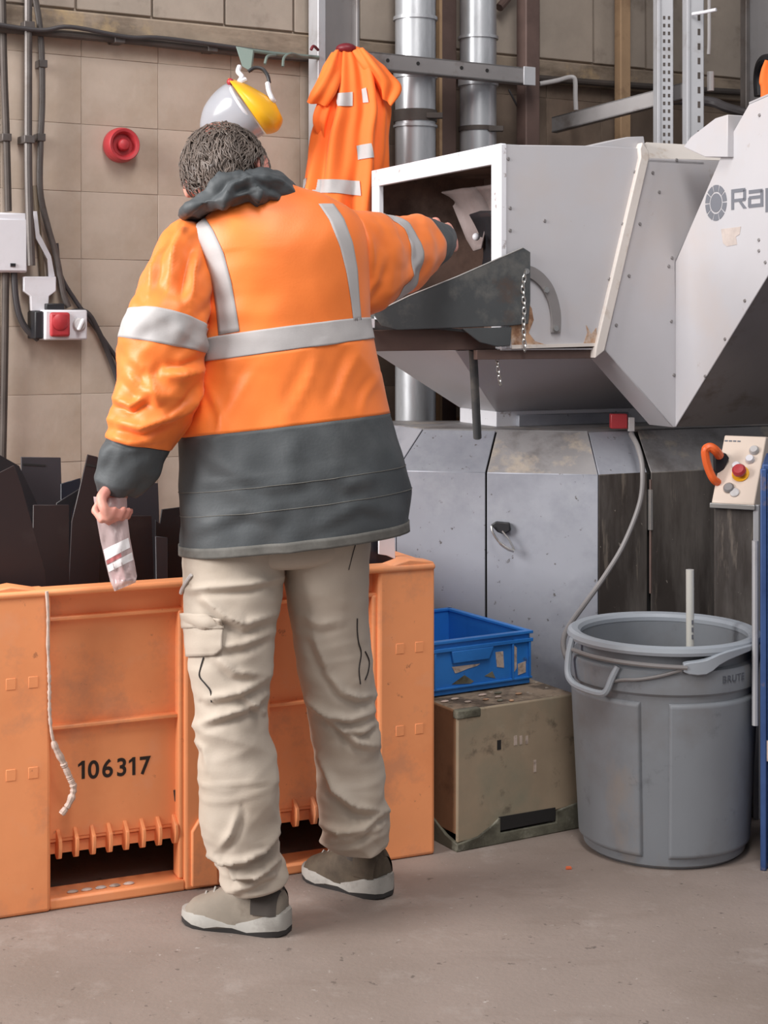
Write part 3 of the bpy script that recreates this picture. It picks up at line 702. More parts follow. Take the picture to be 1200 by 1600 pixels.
# ------------------------------------------------------------------ granulator: base cabinet
def quad_panel(name, a0, a1, i0, i1, f0, f1, m, thick=.005, z0=.02, proud=0.0, nn=nL, m2=None):
    """a folded sheet: vertical face plus sloping shoulder, between fractions f0..f1 of the facet"""
    a = a0.lerp(a1, f0); b = a0.lerp(a1, f1); c = i0.lerp(i1, f0); d = i0.lerp(i1, f1)
    ups = Vector((0, 0, 1))
    off = nn*proud; oin = -nn*thick
    out = []
    for q in (Vector((0, 0, 0)), oin):
        s_ = Vector((0, 0, -thick*.6)) if q.length else Vector((0, 0, 0))
        out += [a+off+q+ups*z0, b+off+q+ups*z0, a+off+q+ups*ZS+s_*.4, b+off+q+ups*ZS+s_*.4, c+off+q*.4+ups*ZTOP+s_, d+off+q*.4+ups*ZTOP+s_]
    ff = [(0, 1, 3, 2), (2, 3, 5, 4), (6, 8, 9, 7), (8, 10, 11, 9), (0, 6, 7, 1), (4, 5, 11, 10), (0, 2, 8, 6), (2, 4, 10, 8), (1, 7, 9, 3), (3, 9, 11, 5)]
    o = obj(name, MB().add(out, ff), [m, m2] if m2 else m, base, world=True, bevel=.0015, seg=1)
    if m2:
        for i_ in (1, 3): o.data.polygons[i_].material_index = 1
    return o
core = []
def up(p, z): return Vector((p.x, p.y, z))
sh_ = .012
o1 = [PL-nL*sh_+dL*.004, PC+(B3-nL).normalized()*sh_*1.1, PR+B3*sh_, PR+B3*.36, PL+B3*.48]
o2 = [IL-nL*sh_, IC+(B3-nL).normalized()*sh_, IR+B3*sh_, PR+B3*.34, IL+B3*.42]
obj('core', MB().loft([[up(p, .0) for p in o1], [up(p, ZS-.006) for p in o1], [up(p, ZTOP-.008) for p in o2]]), M_dark_gap, base, world=True, smooth=0)
quad_panel('fixed_panel', PL, PC, IL, IC, 0, .445, M_base)
dr = quad_panel('cabinet_door', PL, PC, IL, IC, .455, .998, M_base, proud=.002, m2=M_base_mid)
nB = -B3
obj('side_panel', MB().prism([up(PL+B3*.004, .02), up(PL+B3*.48, .02), up(PL+B3*.48, ZS), up(IL+B3*.42, ZTOP), up(IL+B3*.004, ZTOP), up(PL+B3*.004, ZS)], -A3*.003), M_base, base, world=True)
quad_panel('cabinet_door', PC, PR, IC, IR, .002, .175, M_base_dirty_shade, nn=nB, m2=M_base)
quad_panel('cabinet_door', PC, PR, IC, IR, .19, .999, M_base_dirty_shade, nn=nB, m2=M_base_mid)
obj('top_plate', MB().loft([[up(p, ZTOP-.006) for p in o2], [up(p, ZTOP+.002) for p in o2]]), M_base_mid, base, world=True, smooth=0)
# hinge pin on the right-hand gap
hp_ = PC.lerp(PR, .183)+nB*.006
obj('hinge', MB().tube([up(hp_, H-(765-500)/F*4.68), up(hp_, H-(828-500)/F*4.68)], .008, 8), M_chrome, base, world=True)
obj('hinge_strip', MB().tube([up(hp_, ZS-.02), up(hp_, .55)], .004, 6), M_rust_steel, base, world=True)
# door handle
sH, zH = on_plane(786, 832, PL+nL*.004, dL)
hb = PL+nL*.004+dL*sH
def hl(u, v, off=0.0):
    s_, z_ = on_plane(u, v, PL+nL*(.004+off), dL); q = PL+nL*(.004+off)+dL*s_; return Vector((q.x, q.y, z_))
hd = obj('door_handle', MB().prism([hl(u, v, .002) for u, v in [(768, 819), (776, 814), (797, 816), (799, 828), (788, 834), (778, 830)]], nL*.018), M_black, dr, world=True, bevel=.003)
obj('lever', MB().tube(smooth_path([hl(768, 822, .03), hl(770, 832, .034), hl(780, 847, .036), hl(793, 857, .034), hl(803, 861, .03)], 6), [.0035]*13+[.005]*12, 8), M_chrome, dr, world=True)
obj('lever', MB().tube([hl(785, 830, .022), hl(795, 842, .03), hl(804, 860, .03)], .003, 6), M_chrome, dr, world=True)
# red latch on the neck flange and grey hose clip
q = on_z(967, 660, ZTOP+.012)
q.y = IC.y+.03; q.x = (967-600)/F*q.y; q.z = H-(658-500)/F*q.y
ltch = obj('latch', MB().box((q.x-.026, q.y-.015, q.z-.022), (q.x+.024, q.y+.02, q.z+.022)), M_red_plastic, base, world=True, bevel=.003)
obj('latch_clip', MB().box((q.x+.026, q.y-.018, q.z-.03), (q.x+.045, q.y+.01, q.z+.012)), M_grey_plastic, base, world=True, bevel=.002)
# grey hose
free_tube('hose', 'grey hose running from the machine neck down behind the grey bin', 'hose',
    [(986, 678, 4.72), (997, 700, 4.62), (1004, 735, 4.58), (1000, 785, 4.57), (975, 850, 4.56), (945, 900, 4.54), (912, 946, 4.48), (888, 980, 4.36), (880, 1005, 4.27), (886, 1030, 4.22), (903, 1062, 4.32), (930, 1110, 4.42), (950, 1200, 4.45)], .0075, M_cable_grey, k=8)

# ------------------------------------------------------------------ control box on a pedestal
YCB = 4.38
cb0 = px(1112, 783, YCB)
phi = math.radians(-28)
cbx = thing('control_box', 'beige control panel with red emergency stop on dark pedestal', 'control box', (cb0.x, cb0.y, 0), phi)
zc0 = cb0.z; wC = .118; dC = .125; hC = .172
obj('pedestal', MB().box((.002, .012, 0), (wC-.002, dC, zc0-.006)), M_base_dirty_shade, cbx, bevel=.004)
obj('side_rail', MB().box((wC-.004, .0, 0), (wC+.012, .016, zc0-.004)), M_steel_light, cbx, bevel=.002)
pr = [Vector((0, 0, zc0)), Vector((0, dC, zc0+hC)), Vector((0, dC+.09, zc0+hC-.01)), Vector((0, dC+.09, zc0-.02)), Vector((0, 0, zc0-.014))]
obj('panel', MB().prism(pr, (wC, 0, 0)), M_panel, cbx, bevel=.003)
obj('panel_lip', MB().box((-.004, -.008, zc0-.018), (wC+.004, .01, zc0-.004)), M_tray_edge, cbx, bevel=.002)
e2 = Vector((0, dC, hC)).normalized(); e3 = Vector((0, -hC, dC)).normalized()
Lp = math.hypot(dC, hC)
MP = Matrix(((1, 0, 0, 0), (0, e2.y, e3.y, 0), (0, e2.z, e3.z, zc0), (0, 0, 0, 1)))
def knob(name, x, y, prof, m, par=None):
    return obj(name, MB().lathe(prof, M=MP @ Matrix.Translation((x*wC, y*Lp, 0)), n=20), m, par or cbx)
b_ = knob('button_collar', .56, .42, [(0, 0), (.024, 0), (.024, .004), (0, .004)], M_yellow)
knob('emergency_stop', .56, .42, [(0, .003), (.011, .003), (.011, .014), (.019, .016), (.019, .024), (.014, .030), (0, .031)], M_red_plastic)
knob('key_switch', .35, .2, [(0, 0), (.015, 0), (.015, .006), (.011, .010), (0, .010)], M_steel)
knob('push_button', .78, .78, [(0, 0), (.014, 0), (.014, .005), (.010, .012), (0, .012)], M_grey_plastic)
knob('push_button', .72, .64, [(0, 0), (.013, 0), (.013, .005), (.010, .012), (0, .012)], M_white_plastic)
knob('push_button', .42, .54, [(0, 0), (.012, 0), (.012, .005), (.009, .009), (0, .009)], M_white_plastic)
knob('push_button', .5, .14, [(0, 0), (.013, 0), (.013, .004), (.009, .006), (0, .006)], M_grey_plastic)
for k in range(4):
    obj('print_mark', MB().box((.03*wC+k*.012, Lp*.905, .0002), (.03*wC+k*.012+.009, Lp*.925, .0012), MP), M_logo, cbx)
hP = smooth_path([px(1127, 756, 4.42), px(1116, 750, 4.40), px(1108, 735, 4.40), px(1103, 718, 4.40), px(1102, 704, 4.40), px(1109, 699, 4.40), px(1118, 704, 4.40), px(1124, 712, 4.42)], 5)
ha = obj('lever_handle', MB().tube(hP, [.009]*3+[.0115]*18+[.013]*(len(hP)-21), 10), M_orange_handle, cbx, world=True)
obj('handle_mount', MB().prism([px(u, v, 4.425) for u, v in [(1117, 712), (1134, 708), (1140, 716), (1128, 742), (1118, 738)]], (0, .03, 0)), M_black, cbx, world=True, bevel=.003)

# ------------------------------------------------------------------ blue steel cabinet at the right edge
cP = floor_pt(1190, 1360)
cab = thing('steel_cabinet', 'blue painted steel cabinet cut off by the right edge', 'cabinet', (cP.x, cP.y, 0), math.radians(-15))
zc = H-226/F*cP.y
obj('carcass', MB().box((0, .014, .0), (.5, .36, zc)), M_cab_blue, cab, bevel=.004)
obj('corner_post', MB().box((-.003, -.004, .0), (.012, .02, zc-.01)), M_cab_blue, cab, bevel=.003)
obj('door', MB().box((.014, -.004, .30), (.48, .013, zc-.02)), M_cab_blue, cab, bevel=.003)
obj('kick_plate', MB().box((.014, 0, .02), (.48, .013, .29)), M_cab_blue, cab, bevel=.003)
obj('worn_patch', MB().box((.0125, -.0055, .27), (.06, .0, .32)), M_label, cab)
obj('edge_pipe', MB().tube([(-.016, .02, .35), (-.016, .02, zc-.19)], .008, 8), M_steel_light, cab)

# ------------------------------------------------------------------ orange pallet box
P80 = floor_pt(80, 1425); P680 = floor_pt(680, 1335)
AC = math.atan2(P680.y-P80.y, P680.x-P80.x)
AC3 = Vector((math.cos(AC), math.sin(AC), 0)); BC3 = Vector((-math.sin(AC), math.cos(AC), 0))
LP_ = .15
CO = P80-AC3*LP_; CO.z = 0
crate = thing('pallet_box', 'large orange plastic pallet box numbered 106317', 'pallet box', CO, AC)
CL = LP_+(P680-P80).length; CD = .78; CH = .736
def cf(u, v, ly=0.0):
    s_, z_ = on_plane(u, v, CO+BC3*ly, AC3); return Vector((s_, ly, z_))
xs_l = LP_; xs_r = cf(592, 1100).x; xc0 = cf(289, 1200).x; xc1 = cf(424, 1200).x
RC = .04
zr = cf(180, 957, RC).z; zm = cf(180, 1124, RC).z; zt0 = cf(180, 1297, RC).z; zt1 = cf(180, 1338, .0).z; zp1 = cf(180, 1392, 0).z
# corner posts, full height with hollow look at the foot
def post(x0, x1, z0=0.0, z1=CH, y0=0, y1=.1, name='corner_post'):
    return obj(name, MB().box((x0, y0, z0), (x1, y1, z1)), M_crate, crate, bevel=.009, seg=3)
post(0, xs_l, 0, CH-.006); post(xs_r, CL, 0, CH-.006)
post(0, .12, 0, CH-.006, CD-.1, CD); post(CL-.12, CL, 0, CH-.006, CD-.1, CD)
post(xc0, xc1, 0, CH-.012, .004, .08, 'middle_post')
# walls; rear and sides brought down to the floor to darken the fork pockets
obj('front_wall', MB().box((xs_l-.01, RC, zt0-.005), (xs_r+.01, RC+.03, CH-.004)), M_crate, crate, bevel=.004)
obj('rear_wall', MB().box((.05, CD-.04, .0), (CL-.05, CD-.01, CH-.004)), M_crate, crate)
obj('side_wall', MB().box((CL-.045, .05, .0), (CL-.012, CD-.05, CH-.004)), M_crate, crate)
obj('side_wall', MB().box((.012, .05, .0), (.045, CD-.05, CH-.004)), M_crate, crate)
obj('box_floor', MB().box((.02, .05, .115), (CL-.02, CD-.02, .14)), M_crate, crate)
# rim around the top
obj('rim', MB().box((0, -.006, CH-.016), (CL, .05, CH)), M_crate, crate, bevel=.007, seg=3)
obj('rim', MB().box((0, CD-.05, CH-.016), (CL, CD, CH)), M_crate, crate, bevel=.007, seg=3)
obj('rim', MB().box((0, .05, CH-.016), (.05, CD-.05, CH)), M_crate, crate, bevel=.006)
obj('rim', MB().box((CL-.05, .05, CH-.016), (CL, CD-.05, CH)), M_crate, crate, bevel=.006)
pk = cf(648, 875)
obj('stacking_peg', MB().prism([(CL-.135, .0, CH-.004), (CL, .0, CH-.004), (CL-.004, .0, CH+.004), (CL-.07, .0, CH+.014)], (0, .06, 0)), M_crate, crate, bevel=.004)
obj('stacking_peg', MB().prism([(0, .0, CH-.004), (.135, .0, CH-.004), (.06, .0, CH+.012), (.004, .0, CH+.004)], (0, .06, 0)), M_crate, crate, bevel=.004)
for (x0, x1) in [(xs_l, xc0), (xc1, xs_r)]:
    # upper band leaning out, ledges, teeth, pocket sill
    obj('ledge', MB().box((x0-.004, RC-.024, zr-.006), (x1+.004, RC+.01, zr+.004)), M_crate, crate, bevel=.003)
    obj('ledge', MB().box((x0-.004, RC-.022, zm-.006), (x1+.004, RC+.01, zm+.004)), M_crate, crate, bevel=.003)
    obj('sill', MB().box((x0-.004, .006, .0), (x1+.004, RC+.05, zp1)), M_crate, crate, bevel=.006)
    obj('edge_rib', MB().box((x1-.012, .012, zp1), (x1+.004, RC+.02, zr)), M_crate, crate, bevel=.006, seg=3)
    obj('pocket_lintel', MB().box((x0-.004, RC+.002, zt0-.012), (x1+.004, RC+.06, zt0+.004)), M_crate, crate, bevel=.003)
    n = 8 if x0 < .3 else 6
    for k in range(n):
        xx = x0+.024+(x1-x0-.04)*k/(n-1)
        obj('tooth', MB().prism([(xx-.0045, RC-.0, zt0+.02), (xx-.0045, .012, zt0+.002), (xx-.0045, .008, zt0-.016), (xx-.0045, .016, zt1+.006), (xx-.0045, RC+.0, zt1-.002), (xx-.0045, RC+.05, zt0-.02), (xx-.0045, RC+.05, zt0)], (.009, 0, 0)), M_crate, crate, bevel=.002)
# embossed marks on posts
for x0 in (cf(17, 1062).x, cf(52, 1062).x, cf(625, 1012).x, cf(655, 1012).x):
    for z in (cf(30, 1068).z, cf(30, 1210).z):
        obj('emboss', MB().box((x0-.011, -.0012, z-.013), (x0+.011, .002, z+.013)), M_crate, crate, bevel=.001)
obj('foot', MB().prism([cf(u, v, -.004) for u, v in [(312, 1280), (322, 1275), (340, 1320), (342, 1383), (300, 1387), (300, 1300)]], (0, .02, 0)), M_crate, crate, bevel=.004)
# stencilled number
for dg_, uc_, vb_ in [('1', 130, 1216), ('0', 146, 1215.5), ('6', 168, 1213.5), ('3', 190, 1211.5), ('1', 209, 1210), ('7', 227, 1208.5)]:
    me = text_mesh(dg_, .058, .0011)
    xs2 = [v_.co.x for v_ in me.vertices]; cxm = (min(xs2)+max(xs2))/2; wdm = max(xs2)-min(xs2)
    n0 = cf(uc_, vb_, RC)
    me.transform(Matrix(((.95, 0, 0, n0.x-cxm*.95), (0, 0, -1, RC-.0008), (0, 1, 0, n0.z), (0, 0, 0, 1))))
    dgo = obj('stencil_digit', me, M_print, crate, smooth=0)
    if dg_ == '1':
        hh_ = max(v_.co.z for v_ in me.vertices)
        obj('digit_flag', MB().prism([(n0.x-wdm*.3, RC-.0012, hh_), (n0.x-wdm*.3, RC-.0012, hh_-.008), (n0.x-.012, RC-.0012, hh_-.013), (n0.x-.012, RC-.0012, hh_-.007)], (0, .001, 0)), M_print, dgo, smooth=0)
obj('scuff', MB().prism([cf(u, v, RC-.001) for u, v in [(271, 1235), (279, 1232), (279, 1256), (273, 1252)]], (0, .002, 0)), M_sh_grey, crate, smooth=0)
for k in range(5):
    s0 = cf(115+22*k, 1394-3*k, .02)
    obj('debris', MB().ellipsoid((s0.x, .03, zp1+.002), (.014, .008, .004), n=8, m=4), [M_label, M_rope, M_stain][k % 3], crate)

# white rope hanging on the box
rp = [(73, 924), (75, 960), (75, 1010), (77, 1060), (78, 1120), (84, 1160), (98, 1190), (108, 1213), (115, 1232), (108, 1255), (96, 1272)]
RP = smooth_path([CO+AC3*cf(u, v, -.012).x+BC3*(-.012)+Vector((0, 0, cf(u, v, -.012).z)) for u, v in rp], 14)
rad = []
for i in range(len(RP)):
    b0 = .0038 if i < 70 else .0075
    rad.append(b0*(1+.3*math.sin(i*2.1)*nz(i*.31, 2, 1)*2+.35*nz(i*.17, 0, 5)))
tag(obj('rope', MB().tube(RP, rad, 8), M_rope, None, world=True, loc=RP[-1]), 'lumpy white cord hanging down the orange box', 'cord')

# ------------------------------------------------------------------ dark sheets standing in the box
sheets = [
    ('leaning black plastic sheet at the far left of the orange box', [(-40, 690), (0, 711), (30, 728), (60, 790), (60, 920), (-40, 920)], 4.22, M_sh_black, None),
    ('large dark brown sheet leaning at the left front of the box', [(-30, 748), (0, 738), (22, 727), (34, 760), (70, 890), (96, 940), (-30, 940)], 3.80, M_sh_brown, None),
    ('charcoal square panel standing highest at the back', [(33, 714), (95, 715), (97, 790), (97, 930), (33, 930)], 4.30, M_sh_grey, [(36, 724), (71, 726), (71, 729), (36, 727)]),
    ('broad brown panel with a straight top edge in front', [(52, 789), (108, 789), (110, 940), (46, 940)], 3.90, M_sh_brown, None),
    ('tall narrow dark brown strip leaning right', [(137, 710), (153, 714), (160, 800), (140, 940), (92, 940), (112, 815)], 3.98, M_sh_brown, [(134, 724), (152, 728), (152, 731), (134, 728)]),
    ('glossy navy-black sheet tilted behind the strips', [(95, 756), (126, 747), (130, 930), (95, 930)], 4.18, M_sh_navy, None),
    ('narrow black sheet tilted with a pale edge', [(88, 786), (124, 764), (128, 768), (112, 800), (112, 930), (84, 930)], 4.06, M_sh_black, None),
    ('charcoal panel behind the plastic bag', [(196, 752), (247, 755), (249, 806), (249, 930), (196, 930)], 4.20, M_sh_grey, None),
    ('wide brown sheet below the hand', [(166, 806), (237, 806), (254, 940), (132, 940), (150, 860)], 4.02, M_sh_brown, None),
    ('notched black sheet beside the jacket hem', [(243, 812), (250, 818), (253, 796), (300, 790), (300, 940), (243, 940)], 4.10, M_sh_black, None),
    ('small grey-blue strip between black sheets', [(243, 838), (262, 840), (262, 935), (250, 935)], 4.00, M_sh_grey, None),
    ('dark sheet showing behind the trouser leg', [(330, 800), (470, 795), (470, 930), (330, 930)], 4.15, M_sh_black, None),
    ('black sheet at the right end of the orange box', [(560, 838), (608, 836), (618, 868), (620, 940), (560, 940)], 4.13, M_sh_navy, None),
    ('white card wedged at the right end of the box', [(592, 838), (617, 840), (618, 874), (604, 868), (592, 866)], 4.11, M_white_plastic, None),
]
for lab, poly, Y, m, slot in sheets:
    D_ = Vector((math.cos(AC), math.sin(AC), 0)); c0 = px(sum(p[0] for p in poly)/len(poly), 500, Y); c0.z = 0
    P = []
    for u, v in poly:
        s_, z_ = on_plane(u, v, c0, D_)
        if v >= 920: z_ = .145
        P.append(c0+D_*s_+Vector((0, 0, z_)))
    name = 'plastic_sheet' if 'card' not in lab else 'white_card'
    o = tag(obj(name, MB().prism(P, BC3*.006), m, None, world=True, loc=(c0.x, c0.y, .145), rotz=AC, bevel=.001, seg=1), lab, 'sheet' if 'card' not in lab else 'card', 'offcut sheets standing in the orange box' if 'card' not in lab else None)
    if slot:
        Q = []
        for u, v in slot:
            s_, z_ = on_plane(u, v, c0-BC3*.0012, D_); Q.append(c0-BC3*.0012+D_*s_+Vector((0, 0, z_)))
        obj('slot', MB().prism(Q, BC3*.0014), M_dark_gap, o, world=True, smooth=0)

# ------------------------------------------------------------------ brown box and blue container
BX = floor_pt(715, 1331); BA = math.radians(30)
bx = thing('equipment_box', 'scuffed brown box with green grimy base under the blue container', 'box', (BX.x, BX.y, 0), BA)
bA = Vector((math.cos(BA), math.sin(BA), 0)); bB = Vector((-math.sin(BA), math.cos(BA), 0))
def bf(u, v, ly=0.0):
    s_, z_ = on_plane(u, v, BX+bB*ly, bA); return Vector((s_, ly, z_))
bw = bf(903, 1200).x; bh = .357; bd = .37; zs = bf(760, 1300).z
sl0 = bf(781, 1290); sl1 = bf(868, 1280)
obj('front_face', MB().prism([bf(715, 1318), bf(722, 1316), bf(745, 1312), bf(765, 1294), Vector((bw, 0, .062)), Vector((bw, 0, bh)), Vector((0, 0, bh))], (0, .012, 0)), M_box, bx, bevel=.004)
obj('side_face', MB().box((0, .004, .04), (.012, bd, bh-.002)), M_box_side, bx, bevel=.004)
obj('rear_face', MB().box((.0, bd-.012, .0), (bw, bd, bh-.002)), M_box_side, bx)
obj('right_face', MB().box((bw-.012, .004, .04), (bw, bd, bh-.002)), M_box_side, bx, bevel=.004)
obj('lid', MB().box((.003, .002, bh-.012), (bw-.003, bd-.002, bh)), M_box_top, bx, bevel=.005, seg=3)
obj('base_skirt', MB().prism([(-.004, -.004, 0), (bw+.002, -.004, 0), (bw+.002, -.004, .07), (sl1.x, -.004, .058), (sl1.x, -.004, .028), (sl0.x, -.004, .028), (sl0.x, -.004, .07), (.1, -.004, .05), (.06, -.004, .03), (-.004, -.004, .02)], (0, .012, 0)), M_box_green, bx, bevel=.003)
obj('base_skirt', MB().prism([(-.005, -.003, 0), (-.005, bd, 0), (-.005, bd, .06), (-.005, .12, .06), (-.005, .05, .03), (-.005, -.003, .02)], (.01, 0, 0)), M_box_green, bx, bevel=.002)
obj('dark_slot', MB().prism([bf(780, 1277, -.003), bf(868, 1262, -.003), bf(868, 1281, -.003), bf(782, 1298, -.003)], (0, .006, 0)), M_dark_gap, bx)
obj('corner_wrap', MB().box((-.003, -.003, bh-.022), (.07, .02, bh+.001)), M_box_green, bx, bevel=.004)
for (u0, v0, u1, v1) in [(777, 1157, 783, 1171), (834, 1188, 838, 1206), (803, 1150, 808, 1164), (812, 1150, 816, 1163), (821, 1150, 825, 1162)]:
    a = bf(u0, v0, -.001); b = bf(u1, v1, -.001)
    obj('paint_mark', MB().box((a.x, -.0012, b.z), (b.x, .001, a.z)), M_dark_gap if u0 == 777 else M_label, bx)
for k in range(10):
    r1, r2 = random.random(), random.random()
    obj('plastic_chip', MB().ellipsoid((.02+.3*r1, .015+.1*r2, bh+.003), (.008+.006*r2, .006, .003), n=7, m=4), [M_label, M_rust, M_box_green, M_rope][k % 4], bx)

BA2 = math.radians(31)
c_ = on_z(828, 1067, bh+.004)
b2A = Vector((math.cos(BA2), math.sin(BA2), 0)); b2B = Vector((-math.sin(BA2), math.cos(BA2), 0))
bl_len = .315; bl_dep = .40; bl_h = .148
bo = c_-b2A*bl_len
bb = thing('storage_container', 'open blue plastic stacking container on the brown box', 'container', (bo.x, bo.y, bh), BA2)
T = .006; zb0 = .004
obj('front_wall', MB().box((0, 0, zb0), (bl_len, T, bl_h-.006)), M_blue, bb, bevel=.002)
obj('rear_wall', MB().box((0, bl_dep-T, zb0), (bl_len, bl_dep, bl_h-.006)), M_blue, bb, bevel=.002)
obj('side_wall', MB().box((0, T, zb0), (T, bl_dep-T, bl_h-.006)), M_blue, bb)
obj('side_wall', MB().box((bl_len-T, T, zb0), (bl_len, bl_dep-T, bl_h-.006)), M_blue, bb)
obj('bottom', MB().box((.012, .012, 0), (bl_len-.012, bl_dep-.012, .012)), M_blue, bb, bevel=.002)
for lo, hi in [((-.006, -.008, bl_h-.03), (bl_len+.006, T, bl_h-.02)), ((-.006, -.008, bl_h-.008), (bl_len+.006, T+.004, bl_h)), ((-.006, T, bl_h-.008), (T+.004, bl_dep, bl_h)), ((bl_len-T-.004, T, bl_h-.008), (bl_len+.006, bl_dep, bl_h)), ((-.006, bl_dep-T-.004, bl_h-.008), (bl_len+.006, bl_dep+.006, bl_h)), ((-.004, -.006, .018), (bl_len+.004, T, .024))]:
    obj('rim', MB().box(lo, hi), M_blue, bb, bevel=.0015)
for x in (.005, bl_len-.06, bl_len-.004):
    obj('rib', MB().box((x-.003, -.007, .02), (x+.003, T, bl_h-.02)), M_blue, bb, bevel=.001)
obj('hand_grip', MB().prism([(.055, -.009, bl_h-.03), (.19, -.009, bl_h-.03), (.175, -.009, bl_h-.062), (.06, -.009, bl_h-.062)], (0, .012, 0)), M_blue, bb, bevel=.002)
for pl in [[(.06, .098-.022), (.15, .095-.02), (.14, .07), (.11, .066), (.085, .06), (.07, .058)], [(.2, .1), (.225, .1), (.228, .055), (.205, .06)], [(.262, .112), (.27, .105), (.27, .05), (.262, .04)], [(.274, .06), (.3, .065), (.3, .035), (.275, .03)]]:
    obj('torn_label', MB().prism([(x, -.0015, z) for x, z in pl], (0, .002, 0)), M_label, bb, smooth=0)
for pl in [[(.06, .03), (.1, .05), (.13, .03), (.12, .025)], [(.165, .04), (.2, .03), (.19, .05)]]:
    obj('grime_patch', MB().prism([(x, -.0013, z) for x, z in pl], (0, .002, 0)), M_box_green, bb, smooth=0)

# ------------------------------------------------------------------ grey round bin
BC = Vector(((1037-600)/F*4.125, 4.125, 0))
bn = thing('waste_bin', 'round grey plastic waste bin with side handles beside the brown box', 'bin', BC, 0)
rb, rt, hb_ = .205, .232, .545
prof = [(0, .006), (rb-.03, .006), (rb-.012, 0), (rb, .01), (rb+.003, .03), (rt-.003, .43), (rt+.006, .438), (rt+.009, .485), (rt+.005, .494), (rt-.012, .497), (rt-.012, hb_-.006), (rt-.018, hb_-.006), (rt-.018, .45), (rb-.004, .03), (0, .02)]
nn_ = 72
def ringz(r, z): return [Vector((r*math.cos(2*math.pi*j/nn_), r*math.sin(2*math.pi*j/nn_), z)) for j in range(nn_)]
obj('shell', MB().loft([ringz(max(r, .001), z) for r, z in prof]), M_bin, bn)
obj('rim', MB().loft([ringz(r, z) for r, z in [(rt-.019, hb_-.010), (rt+.013, hb_-.012), (rt+.016, hb_-.004), (rt+.013, hb_+.006), (rt+.004, hb_+.011), (rt-.012, hb_+.008), (rt-.019, hb_)]], closed=True), M_bin_rim, bn)
# raised panels: two raised fields with rounded top leaving a vertical channel
def raised(a0, a1, z0, z1, off, m, name='raised_panel', rr=.03):
    N_, K_ = 34, 26
    vv = []; ff = []
    for k in range(K_+1):
        tz = .5-.5*math.cos(math.pi*k/K_)
        for i in range(N_+1):
            ta = .5-.5*math.cos(math.pi*(.5-.5*math.cos(math.pi*i/N_)))
            a_ = a0+(a1-a0)*ta; z_ = z0+(z1-z0)*tz
            e = min(ta, 1-ta)*(a1-a0)*.22; f_ = min(tz, 1-tz)*(z1-z0)
            d = min(e, f_)
            o_ = off*min(1, d/.004)
            R0 = rb+.003+(rt-rb-.006)*(z_-.03)/.40
            vv.append(Vector(((R0+o_+.0004)*math.cos(a_), (R0+o_+.0004)*math.sin(a_), z_)))
    for k in range(K_):
        for i in range(N_): ff.append((k*(N_+1)+i, k*(N_+1)+i+1, (k+1)*(N_+1)+i+1, (k+1)*(N_+1)+i))
    mb = MB(); mb.add(vv, ff); mb.open = True
    return obj(name, mb, m, bn, smooth=60)
ac = -math.pi/2-.27   # channel direction
raised(ac+.15, ac+1.7, .03, .415, .009, M_bin); raised(ac-1.7, ac-.15, .03, .415, .009, M_bin)
def on_bin(a_, z, off=.0):
    r_ = rt+off; return Vector((r_*math.cos(a_), r_*math.sin(a_), z))
def bin_tube(name, pts, r, m, k=5):
    return obj(name, MB().tube(smooth_path([on_bin(math.radians(d_), z, o_) for d_, z, o_ in pts], k), r, 8), m, bn)
# square loop handles
for d0 in (0, 180):
    bin_tube('handle', [(d0+12, .54, .014), (d0+12, .50, .024), (d0+14, .455, .030), (d0+20, .436, .030), (d0+30, .43, .028), (d0+42, .428, .026), (d0+47, .436, .024), (d0+50, .47, .018), (d0+53, .50, .012)], .0085, M_bin_rim)
# bracket running down from the rim at the right front
secs = []
for a0_, z0_, z1_b in [(271, .496, .519), (274, .490, .522), (279, .487, .524), (284, .488, .527), (288, .496, .533), (292, .508, .539), (298, .518, .544), (306, .525, .547), (316, .530, .548), (328, .535, .547)]:
    a_ = math.radians(a0_)
    secs.append([on_bin(a_, z0_, .004), on_bin(a_, z0_+.002, .021), on_bin(a_, z1_b-.002, .022), on_bin(a_, z1_b, .004)])
obj('handle_bracket', MB().loft(secs), M_bin_rim, bn, bevel=.002, smooth=50)
bin_tube('wire_rail', [(192, .512, .016), (205, .514, .018), (218, .514, .02), (235, .513, .02), (255, .511, .02), (273, .508, .02)], .0058, M_cable_grey)
bin_tube('wire_rail', [(226, .455, .012), (236, .468, .013), (246, .474, .014), (258, .486, .014), (270, .502, .016)], .0042, M_cable_grey)
me = text_mesh('BRUTE', .024, .0003, .0008, 1.1)
for v_ in me.vertices:
    a_ = math.radians(296)+v_.co.x/(rt+.004); z_ = .463+v_.co.y; r_ = rt+.0085+v_.co.z
    v_.co = (r_*math.cos(a_), r_*math.sin(a_), z_)
obj('embossed_name', me, M_bin_dark, bn, smooth=0)  # raised name in a darker grey than the shell
# white tube standing in the bin
pa = px(1078, 890, 4.16); pb = Vector((pa.x, pa.y-.01, .03))
d_ = (pa-pb)
tb = thing('plastic_tube', 'white plastic tube standing upright in the grey bin', 'tube', pb, 0)
ringpath = [Vector((0, 0, 0)), d_*.5, d_]
obj('pipe', MB().tube(ringpath, .0105, 16), M_pvc, tb)
obj('bore', MB().tube([d_*.999, d_*1.001], .0075, 12), M_grey_plastic, tb)
for k in range(3):
    q = d_*(.80-.028*k)+Vector((.004, -.0098, 0))
    obj('print_mark', MB().box((q.x-.002, q.y-.0012, q.z-.006), (q.x+.003, q.y+.001, q.z+.005)), M_logo, tb)
q = floor_pt(888, 1358)
tag(obj('plastic_scrap', MB().prism([(-.007, -.006, .001), (.008, -.004, .001), (.006, .008, .001), (-.005, .006, .001)], (0, 0, .004)), M_scrap, None, loc=(q.x, q.y, 0)), 'tiny orange plastic scrap on the floor before the bin', 'scrap')

